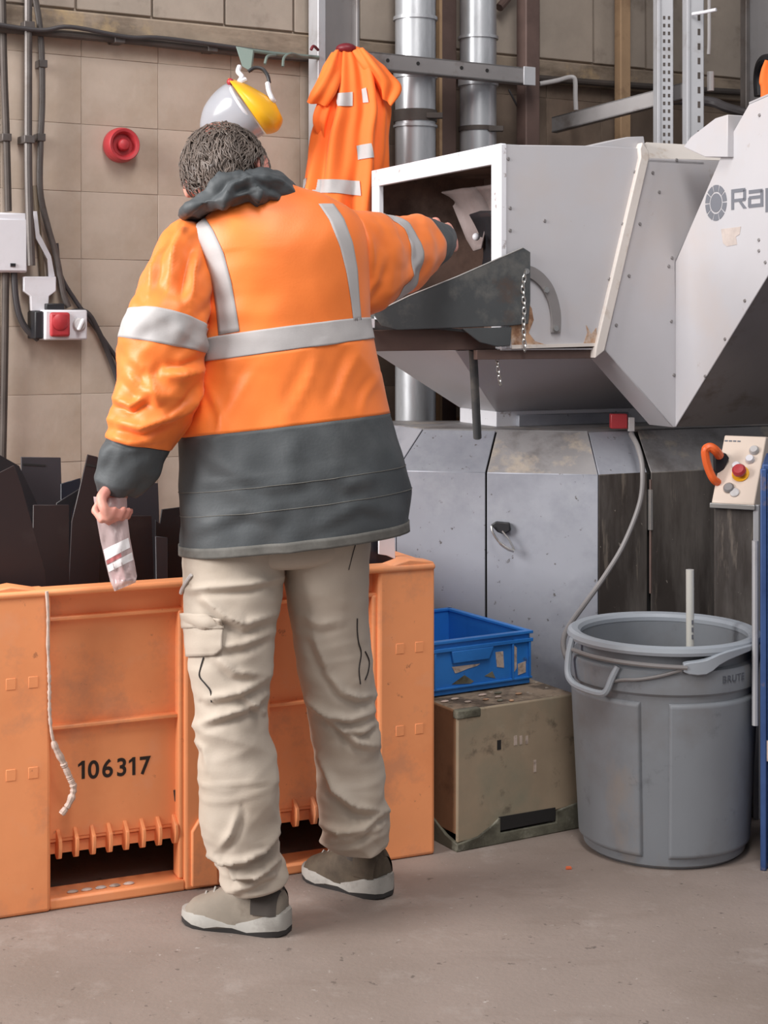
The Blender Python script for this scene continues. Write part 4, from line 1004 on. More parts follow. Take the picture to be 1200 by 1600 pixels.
# ------------------------------------------------------------------ lofted cloth surfaces
class Loft:
    def __init__(s, rings, sub=12, cols=96, exp=2.3, disp=None, flip0=None):
        n = len(rings)
        P1 = [Vector(r[0]) for r in rings]; P2 = [Vector(r[1]) for r in rings]; rm = [r[2] for r in rings]
        Cn = [(a+b)/2 for a, b in zip(P1, P2)]; Mj = [(b-a)/2 for a, b in zip(P1, P2)]
        Mn = []; prev = None
        for i in range(n):
            if len(rings[i]) > 3 and rings[i][3] is not None: d = Vector(rings[i][3]).normalized()
            else:
                t = Cn[min(i+1, n-1)]-Cn[max(i-1, 0)]
                d = t.cross(Mj[i]).normalized()
                ref = prev if prev is not None else (Vector(flip0) if flip0 else Vector((0, -1, 0)))
                if d.dot(ref) < 0: d = -d
            prev = d; Mn.append(d*rm[i])
        def interp(arr):
            A = np.array([tuple(x) for x in arr]); out = []
            for i in range(n-1):
                a, b, c, d = A[max(i-1, 0)], A[i], A[i+1], A[min(i+2, n-1)]
                for j in range(sub):
                    t = j/sub
                    out.append(.5*((2*b)+(c-a)*t+(2*a-5*b+4*c-d)*t*t+(3*b-a-3*c+d)*t**3))
            out.append(A[-1]); return np.array(out)
        c, mj, mn = interp(Cn), interp(Mj), interp(Mn)
        s.R = len(c); s.K = cols; s.sub = sub
        a = np.arange(cols)*2*math.pi/cols
        ca, sa = np.cos(a), np.sin(a)
        e = 2/exp
        fx = np.sign(ca)*np.abs(ca)**e; fy = np.sign(sa)*np.abs(sa)**e
        s.P = c[:, None, :]+mj[:, None, :]*fx[None, :, None]+mn[:, None, :]*fy[None, :, None]
        s.C = c
        s.normals()
        if disp is not None:
            D_ = np.zeros((s.R, s.K))
            for i in range(s.R):
                for j in range(s.K):
                    D_[i, j] = disp(i/sub, a[j], Vector(s.P[i, j]))
            s.P = s.P+s.N*D_[..., None]
            s.normals()
    def normals(s):
        du = np.gradient(s.P, axis=0); dv = np.roll(s.P, -1, 1)-np.roll(s.P, 1, 1)
        N = np.cross(du, dv); N /= (np.linalg.norm(N, axis=2, keepdims=True)+1e-9)
        out = s.P-s.C[:, None, :]
        sg = np.sign(np.sum(N*out))
        s.N = N*sg
    def mesh(s, r0=None, r1=None, cap0=False, cap1=False, inset=0.0):
        i0 = 0 if r0 is None else int(round(r0*s.sub)); i1 = s.R-1 if r1 is None else int(round(r1*s.sub))
        P = s.P[i0:i1+1]
        if inset: P = P+s.N[i0:i1+1]*inset
        m, K = P.shape[0], s.K
        mb = MB(); vv = [tuple(x) for x in P.reshape(-1, 3)]; ff = []
        for i in range(m-1):
            for j in range(K):
                ff.append((i*K+j, i*K+(j+1) % K, (i+1)*K+(j+1) % K, (i+1)*K+j))
        if cap0: ff.append(tuple(range(K-1, -1, -1)))
        if cap1: ff.append(tuple((m-1)*K+j for j in range(K)))
        mb.add(vv, ff); return mb
    def ev(s, r, c):
        r = min(max(r, 0), s.R-1.001); i = int(r); fr = r-i; c = c % s.K; j = int(c); fc = c-j; j2 = (j+1) % s.K
        def bl(A): return (A[i, j]*(1-fr)+A[i+1, j]*fr)*(1-fc)+(A[i, j2]*(1-fr)+A[i+1, j2]*fr)*fc
        return bl(s.P), bl(s.N)
    def find(s, u, v):
        if not hasattr(s, 'pix'):
            s.pix = project(s.P); view = s.P-np.array([0, 0, H]); s.face = np.sum(view*s.N, axis=2) < 0.0
        d = np.sum((s.pix-np.array([u, v]))**2, axis=2); d = np.where(s.face, d, 1e9)
        i, j = np.unravel_index(np.argmin(d), d.shape)
        r, c = float(i), float(j)
        for _ in range(6):
            p = project(s.ev(r, c)[0]); pr = project(s.ev(r+.3, c)[0]); pc = project(s.ev(r, c+.3)[0])
            J = np.stack([(pr-p)/.3, (pc-p)/.3], 1)
            try: st = np.linalg.solve(J+np.eye(2)*1e-6, np.array([u, v])-p)
            except Exception: break
            st = np.clip(st, -1.5, 1.5); r = min(max(r+st[0], 0), s.R-1.01); c += st[1]
        if abs(r-i) > 4 or abs(c-j) > 4: return float(i), float(j)
        return r, c
    def strip(s, e1, e2, n=24, w=5, off=.0025):
        """a band following the surface between two pixel polylines"""
        def res(e):
            e = [np.array(p, float) for p in e]; L = [0]
            for a, b in zip(e, e[1:]): L.append(L[-1]+np.linalg.norm(b-a))
            out = []
            for k in range(n+1):
                d = L[-1]*k/n; i = min(max(j for j in range(len(L)) if L[j] <= d+1e-9), len(e)-2)
                out.append(e[i]+(e[i+1]-e[i])*((d-L[i])/(L[i+1]-L[i])))
            return out
        A = [s.find(*p) for p in res(e1)]; B = [s.find(*p) for p in res(e2)]
        mb = MB(); vv = []; ff = []
        for a, b in zip(A, B):
            cb = b[1]
            if cb-a[1] > s.K/2: cb -= s.K
            if a[1]-cb > s.K/2: cb += s.K
            for k in range(w+1):
                t = k/w; p, nn = s.ev(a[0]+(b[0]-a[0])*t, a[1]+(cb-a[1])*t)
                vv.append(tuple(p+nn*off))
        for i in range(len(A)-1):
            for k in range(w): ff.append((i*(w+1)+k, i*(w+1)+k+1, (i+1)*(w+1)+k+1, (i+1)*(w+1)+k))
        mb.add(vv, ff); mb.open = True
        return mb
def ridge(x, y, z, sharp=2.0): return (1-abs(nz(x, y, z))*1.6)
def fold(p, ang, across, along, seed, warp=.35):
    # sharp-crested folds running along a slanted direction
    ca_, sa_ = math.cos(ang), math.sin(ang)
    x = p.x+p.y*.6
    wv = warp*nz(p.x*4+seed, p.y*4, p.z*4)
    f_ = nz((x*ca_+p.z*sa_)*along+seed, (-x*sa_+p.z*ca_)*across+wv*2, p.y*along*.6+seed)
    return max(-.5, 1-abs(f_)*3.2)
def crease(p, lines):
    """soft folds along given paths on the camera side of a garment: crest on the upper side, furrow below"""
    q = ((600+F*p.x/p.y), (500+F*(H-p.z)/p.y)); tot = 0.0
    for pts, wd, amp in lines:
        best = 1e9; sg = 1; tt = 0
        for i in range(len(pts)-1):
            ax, ay = pts[i]; bx_, by = pts[i+1]; dx, dy = bx_-ax, by-ay; L2 = dx*dx+dy*dy
            t = max(0, min(1, ((q[0]-ax)*dx+(q[1]-ay)*dy)/L2)); ex, ey = q[0]-ax-dx*t, q[1]-ay-dy*t
            d = ex*ex+ey*ey
            if d < best: best = d; sg = 1 if dx*ey-dy*ex > 0 else -1; tt = (i+t)/(len(pts)-1)
        d = math.sqrt(best)
        if d > 3*wd: continue
        e = math.sin(math.pi*min(max(tt, .04), .96))**.6
        x = sg*d/wd
        tot += amp*e*(math.exp(-(abs(x)*1.5)**1.3)*(1.0 if x < 0 else .75)-.55*math.exp(-((x-1.3)*1.5)**2))
    return tot
LEG_L = [([(296, 921), (330, 918), (390, 914), (441, 903)], 9, .010), ([(308, 922), (350, 962), (382, 976), (432, 958)], 12, .013), ([(340, 1012), (380, 1006), (426, 988)], 10, .009), ([(338, 1026), (366, 1050), (412, 1054)], 11, .009),
         ([(325, 1092), (370, 1082), (417, 1058)], 11, .013), ([(312, 1132), (342, 1120), (386, 1106), (416, 1084)], 10, .012), ([(378, 1086), (392, 1098), (412, 1112)], 7, .009), ([(318, 1228), (370, 1226), (432, 1222)], 4, .003),
         ([(318, 1330), (350, 1345), (382, 1342), (412, 1328), (434, 1302)], 11, .018), ([(345, 1352), (368, 1368), (400, 1366), (444, 1342)], 9, .016), ([(362, 1388), (392, 1384), (430, 1366)], 8, .010), ([(346, 1322), (362, 1300), (372, 1270)], 9, .009), ([(300, 1152), (318, 1170), (325, 1200)], 9, .007), ([(290, 960), (320, 975), (346, 972)], 6, .005)]
LEG_R = [([(512, 1050), (536, 1080), (560, 1090), (584, 1087)], 9, .012), ([(481, 1094), (512, 1116), (546, 1123), (585, 1112)], 9, .014), ([(488, 1110), (528, 1134), (560, 1160), (586, 1166)], 9, .012), ([(498, 1184), (524, 1232), (556, 1260), (594, 1268)], 11, .016),
         ([(504, 1288), (532, 1298), (566, 1294), (602, 1268)], 9, .016), ([(514, 1310), (548, 1308), (590, 1292)], 8, .013), ([(486, 980), (505, 1025), (516, 1050)], 12, .008), ([(470, 960), (500, 975), (530, 970)], 12, .005), ([(530, 1138), (565, 1142), (590, 1130)], 7, .009)]
SLV_L = [(p_, w_, a_*1.5) for p_, w_, a_ in [([(288, 352), (272, 392), (262, 440)], 11, .011), ([(262, 366), (244, 408), (230, 460)], 10, .010), ([(310, 385), (300, 430), (296, 470)], 9, .009), ([(320, 575), (282, 586), (256, 584)], 10, .014), ([(192, 574), (226, 612), (262, 620)], 14, .010), ([(176, 622), (206, 634), (226, 622)], 8, .012), ([(172, 656), (220, 668), (264, 652), (296, 628)], 10, .014), ([(168, 680), (200, 692), (250, 690)], 6, .005), ([(205, 560), (230, 580), (250, 640)], 12, .006), ([(318, 600), (290, 640), (262, 662)], 8, .009)]]
BACK = [([(560, 545), (540, 590), (520, 640)], 12, .006), ([(500, 545), (478, 600), (450, 655)], 13, .005), ([(400, 575), (370, 620), (345, 665)], 12, .004), ([(322, 600), (345, 650), (350, 680)], 9, .006), ([(588, 590), (570, 620), (562, 645)], 8, .005),
        ([(306, 372), (318, 420), (324, 480)], 6, -.006), ([(300, 760), (420, 745), (560, 725)], 5, .004), ([(330, 720), (420, 760), (520, 740)], 14, .006), ([(460, 700), (540, 760), (600, 740)], 14, .006), ([(300, 830), (380, 800), (430, 810)], 12, .006), ([(480, 830), (560, 790), (620, 800)], 12, .005)]
SLV_R = [([(562, 350), (578, 390), (584, 440)], 9, .010), ([(568, 470), (590, 440), (598, 400)], 9, .009), ([(625, 350), (640, 380), (648, 410)], 8, .008), ([(612, 458), (640, 430), (660, 395)], 9, .010)]
LEG_L = [(p_, w_*.9, a_*1.35) for p_, w_, a_ in LEG_L]; LEG_R = [(p_, w_*.9, a_*1.35) for p_, w_, a_ in LEG_R]
HOODL = [([(288, 334), (328, 296), (362, 268), (384, 262)], 9, .014), ([(345, 322), (362, 292), (386, 280), (418, 284)], 9, .018), ([(388, 280), (404, 300), (396, 322), (350, 336)], 9, .016), ([(404, 272), (440, 288), (462, 310)], 10, .014), ([(420, 296), (440, 318), (456, 326)], 8, .012), ([(310, 330), (350, 318), (380, 326)], 8, .010)]
def R3(uL, vL, uR, vR, rm, YL, YR=None, d=None):
    return (px(uL, vL, YL), px(uR, vR, YL if YR is None else YR), rm, d)

# ------------------------------------------------------------------ face shield and vest hanging behind
t = thing('coat_rail', 'green-grey wall rail with hooks left of the steel column', 'hook rail', px(372, 90, 5.28), 0)
def wtube(name, pts, r, m, par, k=6, n=8): return obj(name, MB().tube(smooth_path([px(*q) for q in pts], k), r, n), m, par, world=True)
wtube('rail', [(372, 76, 5.28), (430, 84, 5.34), (498, 90, 5.42)], .007, M_green_steel, t)
obj('bracket', MB().prism([px(u, v, 5.27) for u, v in [(368, 72), (396, 78), (392, 112), (378, 104)]], (.004, .01, 0)), M_green_steel, t, world=True, bevel=.002)
wtube('hook', [(470, 88, 5.38), (455, 84, 5.34), (444, 90, 5.32), (442, 104, 5.31)], .005, M_green_steel, t)
wtube('hook', [(430, 86, 5.33), (418, 88, 5.28), (414, 100, 5.26)], .005, M_green_steel, t)
wtube('hook', [(497, 78, 5.41), (490, 72, 5.37), (486, 78, 5.36)], .005, M_red_dark, t)

sh = thing('face_shield', 'yellow face shield with grey visor hanging above the head', 'face shield', px(400, 170, 5.15), 0)
YS = 5.15
ML = Loft([R3(358, 130, 413, 209, .105, YS), R3(348, 135, 405, 214, .11, YS), R3(333, 148, 390, 222, .10, YS), R3(319, 168, 368, 228, .08, YS), R3(313, 190, 342, 230, .05, YS), R3(313, 205, 325, 226, .02, YS)], 8, 48, 2.2)
mb = ML.mesh(cap1=True); obj('visor', mb, M_visor, sh, world=True, smooth=60)
BLo = Loft([R3(357, 124, 416, 208, .112, YS), R3(368, 127, 424, 207, .115, YS), R3(386, 134, 433, 203, .105, YS), R3(410, 147, 439, 194, .08, YS), R3(428, 158, 441, 186, .05, YS)], 8, 48, 2.2)
mb = BLo.mesh(); mb.open = True; obj('brow_guard', mb, M_yellow, sh, world=True, solid=.004, smooth=60)
wtube('strap', [(374, 104, YS), (372, 112, YS-.02), (378, 120, YS-.03), (374, 128, YS-.05), (384, 124, YS-.04)], .008, M_white_plastic, sh)
wtube('strap', [(418, 130, YS-.02), (420, 142, YS-.04), (424, 152, YS-.06), (428, 158, YS-.05)], .008, M_white_plastic, sh)
wtube('headband', [(388, 112, YS), (398, 106, YS), (410, 108, YS), (418, 118, YS), (421, 130, YS)], .006, M_black, sh)
obj('knob', MB().ellipsoid(px(360, 128, YS-.06), (.012, .012, .012)), M_red_plastic, sh, world=True)
wtube('trim', [(358, 132, YS-.03), (362, 142, YS-.09), (372, 160, YS-.11), (385, 178, YS-.10), (402, 198, YS-.06)], .006, M_white_plastic, sh)

YV = 5.31
def vest_disp(t, a, p):
    k = min(1, t/2.0)
    return k*(.016*math.cos(7*a+.6*math.sin(p.z*9))+.012*nz(p.x*14, a*1.4, p.z*3.5)+.008*math.cos(12*a+p.z*4))
VL = Loft([R3(528, 74, 556, 72, .02, YV), R3(518, 88, 570, 84, .04, YV), R3(508, 112, 586, 108, .055, YV), R3(503, 148, 596, 140, .065, YV), R3(501, 166, 600, 158, .07, YV),
           R3(498, 186, 603, 176, .075, YV), R3(490, 215, 601, 210, .08, YV), R3(484, 250, 602, 246, .085, YV), R3(479, 285, 600, 285, .09, YV), R3(474, 325, 594, 325, .09, YV), R3(470, 420, 585, 420, .09, YV)], 12, 120, 2.0, vest_disp)
mb = VL.mesh(cap0=True); mb.open = True
vest = tag(obj('hi_vis_vest', mb, M_hv2, None, world=True, loc=px(545, 420, YV), smooth=80), 'orange hi-vis vest hanging from the steel column', 'vest')
for e1, e2 in [([(528, 146), (551, 144)], [(529, 166), (551, 166)]), ([(564, 140), (573, 137)], [(567, 161), (577, 160)]), ([(556, 228), (580, 224)], [(559, 250), (583, 246)]), ([(474, 281), (520, 280), (563, 283)], [(472, 302), (520, 301), (565, 306)])]:
    obj('reflective_tape', VL.strip(e1, e2, 16, 5, .004), M_tape, vest, world=True, smooth=80)
for rr_ in ([R3(520, 84, 534, 82, .02, YV-.03), R3(506, 112, 530, 114, .028, YV-.05), R3(492, 138, 524, 140, .03, YV-.06), R3(480, 160, 512, 164, .012, YV-.05)],
            [R3(554, 80, 572, 84, .02, YV-.03), R3(570, 104, 598, 108, .028, YV-.05), R3(588, 124, 626, 136, .028, YV-.05), R3(596, 152, 612, 166, .012, YV-.04)],
            [R3(497, 166, 516, 168, .02, YV-.03), R3(492, 186, 512, 192, .022, YV-.04), R3(500, 214, 510, 216, .01, YV-.03)]):
    FL_ = Loft(rr_, 10, 40, 2.0, lambda t, a, p: .006*math.cos(4*a+p.z*20)+.006*fold(p, 1.1, 14, 5, 2.0))
    obj('cloth_flap', FL_.mesh(cap0=True, cap1=True), M_hv2, vest, world=True, smooth=80)
obj('hanging_loop', MB().ellipsoid(px(541, 76, YV-.02), (.035, .03, .018)), M_red_dark, vest, world=True)
# orange corner of cloth at the right edge
Yg = 5.6
GL = Loft([R3(1196, 96, 1216, 94, .02, Yg), R3(1190, 110, 1228, 108, .03, Yg), R3(1187, 128, 1236, 126, .04, Yg), R3(1190, 150, 1240, 150, .045, Yg), R3(1186, 260, 1250, 260, .05, Yg)], 10, 64, 2.0, lambda t, a, p: .008*math.cos(5*a+p.z*8))
tag(obj('hi_vis_jacket', GL.mesh(cap0=True), M_hv2, None, world=True, loc=px(1210, 260, Yg), smooth=80), 'edge of an orange garment hanging at the top right corner', 'jacket')
t = free_tube('coat_hook', 'dark peg behind the orange garment at the top right', 'hook', [(1187, 150, 5.75), (1186, 118, 5.75), (1192, 96, 5.7), (1206, 92, 5.65)], .02, M_black)

# ------------------------------------------------------------------ the person
PO = Vector((-.2, 3.6, 0))
def limb(mb, pts):
    P = [Vector(p[0]) for p in pts]; r = [p[1] for p in pts]
    Q = smooth_path(P, 6); rr = []
    for i in range(len(P)-1):
        for j in range(6): rr.append(r[i]+(r[i+1]-r[i])*j/6)
    rr.append(r[-1]); mb.tube(Q, rr, 14)
    for p, q in ((P[0], r[0]), (P[-1], r[-1])): mb.ellipsoid(p, (q, q, q), n=12, m=8)
body = MB()
hips = px(435, 815, 3.63)
# trunk
trunk = [R3(330, 830, 540, 815, .10, 3.61, 3.65), R3(335, 760, 545, 740, .10, 3.61, 3.65), R3(345, 650, 540, 625, .09, 3.61, 3.66), R3(335, 520, 545, 495, .10, 3.60, 3.68),
         R3(332, 420, 540, 400, .09, 3.60, 3.68), R3(345, 380, 520, 365, .07, 3.60, 3.68), R3(355, 345, 460, 338, .06, 3.61, 3.67)]
body_l = Loft(trunk, 6, 32, 2.3); body.add(body_l.mesh(cap0=True, cap1=True).v, body_l.mesh(cap0=True, cap1=True).f)
HC = px(352, 268, 3.62)                      # head centre
neck = px(388, 335, 3.65)
limb(body, [(neck, .062), (px(376, 305, 3.645), .056), (HC+Vector((.02, .01, -.05)), .058)])
# head in its own frame: +y is the face
HR = Matrix.Rotation(math.radians(-10), 3, 'Z') @ Matrix.Rotation(math.radians(-13), 3, 'Y') @ Matrix.Rotation(math.radians(-24), 3, 'X')
def hd_(x, y, z): return HC+HR @ Vector((x, y, z))
hr = []
for z, wx, yf, yb in [(-.125, .02, .07, -.0), (-.118, .045, .085, -.02), (-.095, .058, .092, -.05), (-.06, .066, .092, -.075), (-.02, .072, .092, -.09), (.02, .076, .092, -.098), (.055, .073, .088, -.094), (.085, .058, .066, -.076), (.103, .034, .036, -.045), (.11, .012, .01, -.02)]:
    ring = []
    for j in range(28):
        a_ = 2*math.pi*j/28
        ring.append(hd_(wx*math.cos(a_), (yf+yb)/2+(yf-yb)/2*math.sin(a_), z))
    hr.append(ring)
body.loft(hr)
body.tube([hd_(0, .088, .02), hd_(0, .104, -.012), hd_(0, .108, -.026), hd_(0, .09, -.034)], [.008, .011, .014, .008], 10)   # nose
body.ellipsoid(hd_(0, .09, -.062), (.024, .008, .008), HR); body.ellipsoid(hd_(0, .088, -.074), (.02, .009, .008), HR)     # lips
body.ellipsoid(hd_(.03, .08, .03), (.022, .012, .008), HR); body.ellipsoid(hd_(-.03, .08, .03), (.022, .012, .008), HR)      # brows
for sg in (-1, 1):
    body.ellipsoid(hd_(sg*.091, -.008, -.012), (.010, .022, .036), HR @ Matrix.Rotation(sg*-.35, 3, 'Z'))
    body.ellipsoid(hd_(sg*.083, -.004, -.022), (.012, .014, .026), HR)
# arms
sL, eL, wL = px(312, 405, 3.60), px(248, 590, 3.52), px(203, 734, 3.49)
limb(body, [(sL, .05), (sL.lerp(eL, .5), .05), (eL, .044), (eL.lerp(wL, .4), .042), (wL, .028)])
sR, eR, wR = px(535, 392, 3.68), px(612, 412, 3.90), px(688, 378, 4.12)
limb(body, [(sR, .062), (sR.lerp(eR, .5), .052), (eR, .044), (eR.lerp(wR, .4), .040), (wR, .027)])
# legs
FEET = [(floor_pt(449, 1458), floor_pt(291, 1436)), (floor_pt(604, 1402), floor_pt(482, 1366))]
for (hp, kn), (he_, to_) in zip([(px(380, 845, 3.61), px(362, 1105, 3.56)), (px(505, 840, 3.66), px(532, 1095, 3.70))], FEET):
    mid_ = (he_+to_)/2; dr_ = (to_-he_).normalized(); hl0 = mid_-dr_*.131
    an = hl0+dr_*.068; an.z = .12
    limb(body, [(hp, .085), (hp.lerp(kn, .5), .072), (kn, .052), (kn.lerp(an, .35), .052), (an, .034)])
    limb(body, [(an, .033), (Vector((an.x, an.y, .06)), .03), (hl0+dr_*.12+Vector((0, 0, .058)), .026), (hl0+dr_*.2+Vector((0, 0, .048)), .018)])
# left hand closed on the neck of the bag
def hand(wrist, fwd, side, palm_n, curl, spread=1.0):
    """fwd: knuckle direction, side: towards the thumb, palm_n: out of the palm"""
    fwd, side, palm_n = fwd.normalized(), side.normalized(), palm_n.normalized()
    def q(f, s_, n_): return wrist+fwd*f+side*s_+palm_n*n_
    rings = []
    for f, w_, th in [(-.01, .024, .017), (.015, .028, .017), (.05, .039, .016), (.085, .042, .014), (.094, .038, .010)]:
        rings.append([q(f, w_*math.cos(a_), th*math.sin(a_)) for a_ in [2*math.pi*k/16 for k in range(16)]])
    body.loft(rings)
    for i, (s_, ln) in enumerate([(.030, .072), (.010, .080), (-.010, .074), (-.029, .058)]):
        p = q(.086, s_, 0); d = fwd.copy(); pts = [p-fwd*.01, p]; rr = [.0095, .0095]
        for seg, (fr, ben) in enumerate([(.45, curl[0]), (.32, curl[1]), (.23, curl[2])]):
            d = (Matrix.Rotation(ben, 3, fwd.cross(palm_n)) @ d); p = p+d*ln*fr
            pts.append(p); rr.append(.0092-.0008*seg)
        body.tube(pts, rr, 10); body.ellipsoid(pts[-1], (.0076,)*3, n=10, m=6)
        for k_ in range(2, len(pts)-1): body.ellipsoid(pts[k_], (.0092,)*3, n=10, m=6)
    p0 = q(.02, .028, .004); p1 = q(.05, .052, .016); p2 = q(.072, .046, .036); p3 = q(.088, .030, .046)
    body.tube(smooth_path([p0, p1, p2, p3], 3), [.013]*4+[.0115]*3+[.0095]*3, 10); body.ellipsoid(p3, (.0088,)*3, n=10, m=6)
fw_ = (px(178, 776, 3.47)-wL)
hand(wL+fw_.normalized()*.018, fw_, Vector((-.55, -.75, .15)), Vector((.75, -.55, -.25)), (1.15, 1.2, .8))
hand(wR, px(716, 366, 4.24)-wR, Vector((-.3, .1, 1)), Vector((-.9, .3, -.2)), (.5, .6, .4))

def remeshed(name, mb, vox, it=5, fac=.5):
    me = bpy.data.meshes.new(name); me.from_pydata([tuple(p) for p in mb.v], [], mb.f); me.update()
    bm = bmesh.new(); bm.from_mesh(me); bmesh.ops.recalc_face_normals(bm, faces=bm.faces); bm.to_mesh(me); bm.free()
    o = bpy.data.objects.new('tmp', me); C.objects.link(o)
    m = o.modifiers.new('r', 'REMESH'); m.mode = 'VOXEL'; m.voxel_size = vox; m.use_smooth_shade = True
    if it: 
        k = o.modifiers.new('s', 'SMOOTH'); k.iterations = it; k.factor = fac
    dg = bpy.context.evaluated_depsgraph_get()
    out = bpy.data.meshes.new_from_object(o.evaluated_get(dg)); out.name = name
    bpy.data.objects.remove(o); bpy.data.meshes.remove(me)
    return out
person = obj('person', remeshed('person', body, .0045, 4, .5), M_skin, None, world=True, loc=PO, smooth=180)
tag(person, 'person in orange hi-vis jacket and khaki trousers reaching into the hopper', 'person')
for sg in (-1, 1):
    obj('eye', MB().ellipsoid(hd_(sg*.031, .086, .012), (.011, .008, .008), HR), M_eye, person, world=True)

# hair: a tousled cap plus curls
hair = MB(); rings = []
NP, NT = 72, 40
for i in range(NT+1):
    th = math.pi*(.012+.66*i/NT); ring = []
    for j in range(NP):
        ph = 2*math.pi*j/NP
        d = Vector((math.sin(th)*math.cos(ph), math.sin(th)*math.sin(ph), math.cos(th)))
        front = max(0, d.y)
        lim = 1.0
        r_ = Vector((.094*d.x, .106*d.y-.004, .113*d.z-.006))
        n_ = .010*nz(d.x*4, d.y*4, d.z*4)+.007*nz(d.x*11+3, d.y*11, d.z*11)+.004*nz(d.x*24, d.y*24+2, d.z*24)
        if d.y > .25 and d.z < .35: n_ -= .03*min(1, (d.y-.25)/.3)*min(1, (.35-d.z)/.3)      # uncover the face
        if abs(d.x) > .7 and d.z < .1 and d.y > -.5: n_ -= .022*min(1, (.1-d.z)/.14)                      # around the ears
        if d.z < -.35: n_ -= .02*min(1, (-.35-d.z)/.3)
        ring.append(hd_(*(r_+d*n_)))
    rings.append(ring)
hair.loft(rings)
hobj = obj('hair', hair, M_hair, person, world=True, smooth=180)
curls = MB(); rnd = random.Random(3)
for k in range(2400):
    zc_ = rnd.uniform(-.55, 1); ph = rnd.uniform(0, 2*math.pi); s_ = math.sqrt(max(0, 1-zc_*zc_))
    d = Vector((s_*math.cos(ph), s_*math.sin(ph), zc_))
    if d.y > .3 and d.z < .3: continue
    if abs(d.x) > .72 and d.z < .06 and d.y > -.5: continue
    if d.z < -.3 and d.y > -.2: continue
    p = Vector((.096*d.x, .108*d.y-.004, .112*d.z-.006))*(1+.04*nz(d.x*5, d.y*5, d.z*5))
    tdir = Vector((rnd.gauss(0, .35), -.35+rnd.gauss(0, .3), -1+rnd.gauss(0, .2))); tdir = (tdir-d*tdir.dot(d)).normalized(); sd = d.cross(tdir)
    ln = rnd.uniform(.03, .05); amp = rnd.uniform(.002, .006); ph0 = rnd.uniform(0, 6)
    pts = []
    for q in range(6):
        t_ = q/5
        pts.append(hd_(*(p+tdir*ln*t_+sd*amp*math.sin(ph0+t_*5)+d*(.004*math.sin(t_*2.6)-.006*t_*t_-.002))))
    curls.tube(pts, [.0008, .0016, .0019, .0017, .0012, .0003], 4)
obj('curls', curls, M_hair2, hobj, world=True, smooth=180)

# jacket -----------------------------------------------------------
def jk_disp(t, a, p):
    d = .004*nz(p.x*7+p.z*4, p.y*7, p.z*5)+.0025*nz(p.x*16-p.z*9, p.y*12, p.z*9+5)
    lowr = max(0, min(1, (3.5-t)/2))
    d += lowr*.006*nz(p.x*13+p.z*7, p.y*9, p.z*3.2+9)
    d += .0045*fold(p, -.9, 7, 2.2, 11.5)*(1 if t < 4 else .35)-.001
    if t < 2: d += .004*nz(p.x*22, p.y*9, p.z*16)*(1 if t > .15 else .5)
    d += max(0, min(1, math.sin(a)*2.5+.6))*crease(p, BACK)
    sidey = max(0, -math.cos(a))
    d += .006*sidey*nz(p.z*26, p.x*8, 4.2)*(1 if 3 < t < 7 else .3)
    return d
JB = [R3(284, 866, 638, 827, .165, 3.57, 3.64), R3(281, 780, 631, 738, .165, 3.57, 3.64), R3(280, 684, 604, 646, .155, 3.57, 3.65), R3(297, 610, 589, 576, .148, 3.57, 3.66),
      R3(311, 566, 579, 529, .146, 3.56, 3.67), R3(314, 531, 573, 498, .146, 3.56, 3.68), R3(312, 462, 571, 432, .148, 3.56, 3.69), R3(303, 402, 571, 376, .142, 3.56, 3.69),
      R3(302, 362, 556, 344, .122, 3.57, 3.69), R3(322, 340, 522, 325, .10, 3.58, 3.69), R3(345, 328, 480, 316, .085, 3.60, 3.68), R3(358, 318, 440, 308, .075, 3.61, 3.67)]
J = Loft(JB, 16, 160, 2.25, jk_disp)
upper = J.mesh(2, None); upper.open = True
jacket = obj('jacket', upper, M_hv, person, world=True, smooth=180, solid=.004)
lowm = J.mesh(0.12, 2); lowm.open = True
obj('skirt_panel', lowm, M_navy, jacket, world=True, smooth=180, solid=.004)
hm = J.mesh(0, .25, inset=.003); hm.open = True
obj('hem_band', hm, M_hem, jacket, world=True, smooth=180, solid=.003)
st_ = J.mesh(.98, 1.0, inset=.002)
wb = J.mesh(4, 5, inset=.0032); wb.open = True
obj('reflective_tape', wb, M_tape, jacket, world=True, smooth=180, solid=.001)
def jstrip(e1, e2, n=26): return obj('reflective_tape', J.strip(e1, e2, n, 6, .0032), M_tape, jacket, world=True, smooth=180, solid=.001)
jstrip([(292, 350), (306, 366), (322, 400), (334, 445), (340, 490), (343, 524)], [(318, 336), (334, 360), (350, 395), (362, 440), (370, 485), (375, 518)])
jstrip([(497, 320), (514, 345), (530, 385), (540, 425), (547, 470), (551, 503)], [(520, 320), (536, 342), (550, 380), (557, 420), (560, 465), (563, 500)])
# stitched seam lines on the skirt panel
for f_ in (.75, 1.15):
    i_ = int(f_*J.sub); pts = [Vector(J.P[i_, j]+J.N[i_, j]*.0026) for j in range(J.K)]
    obj('stitched_seam', MB().tube(pts, .0009, 4, closed=True), M_hem, jacket, world=True)

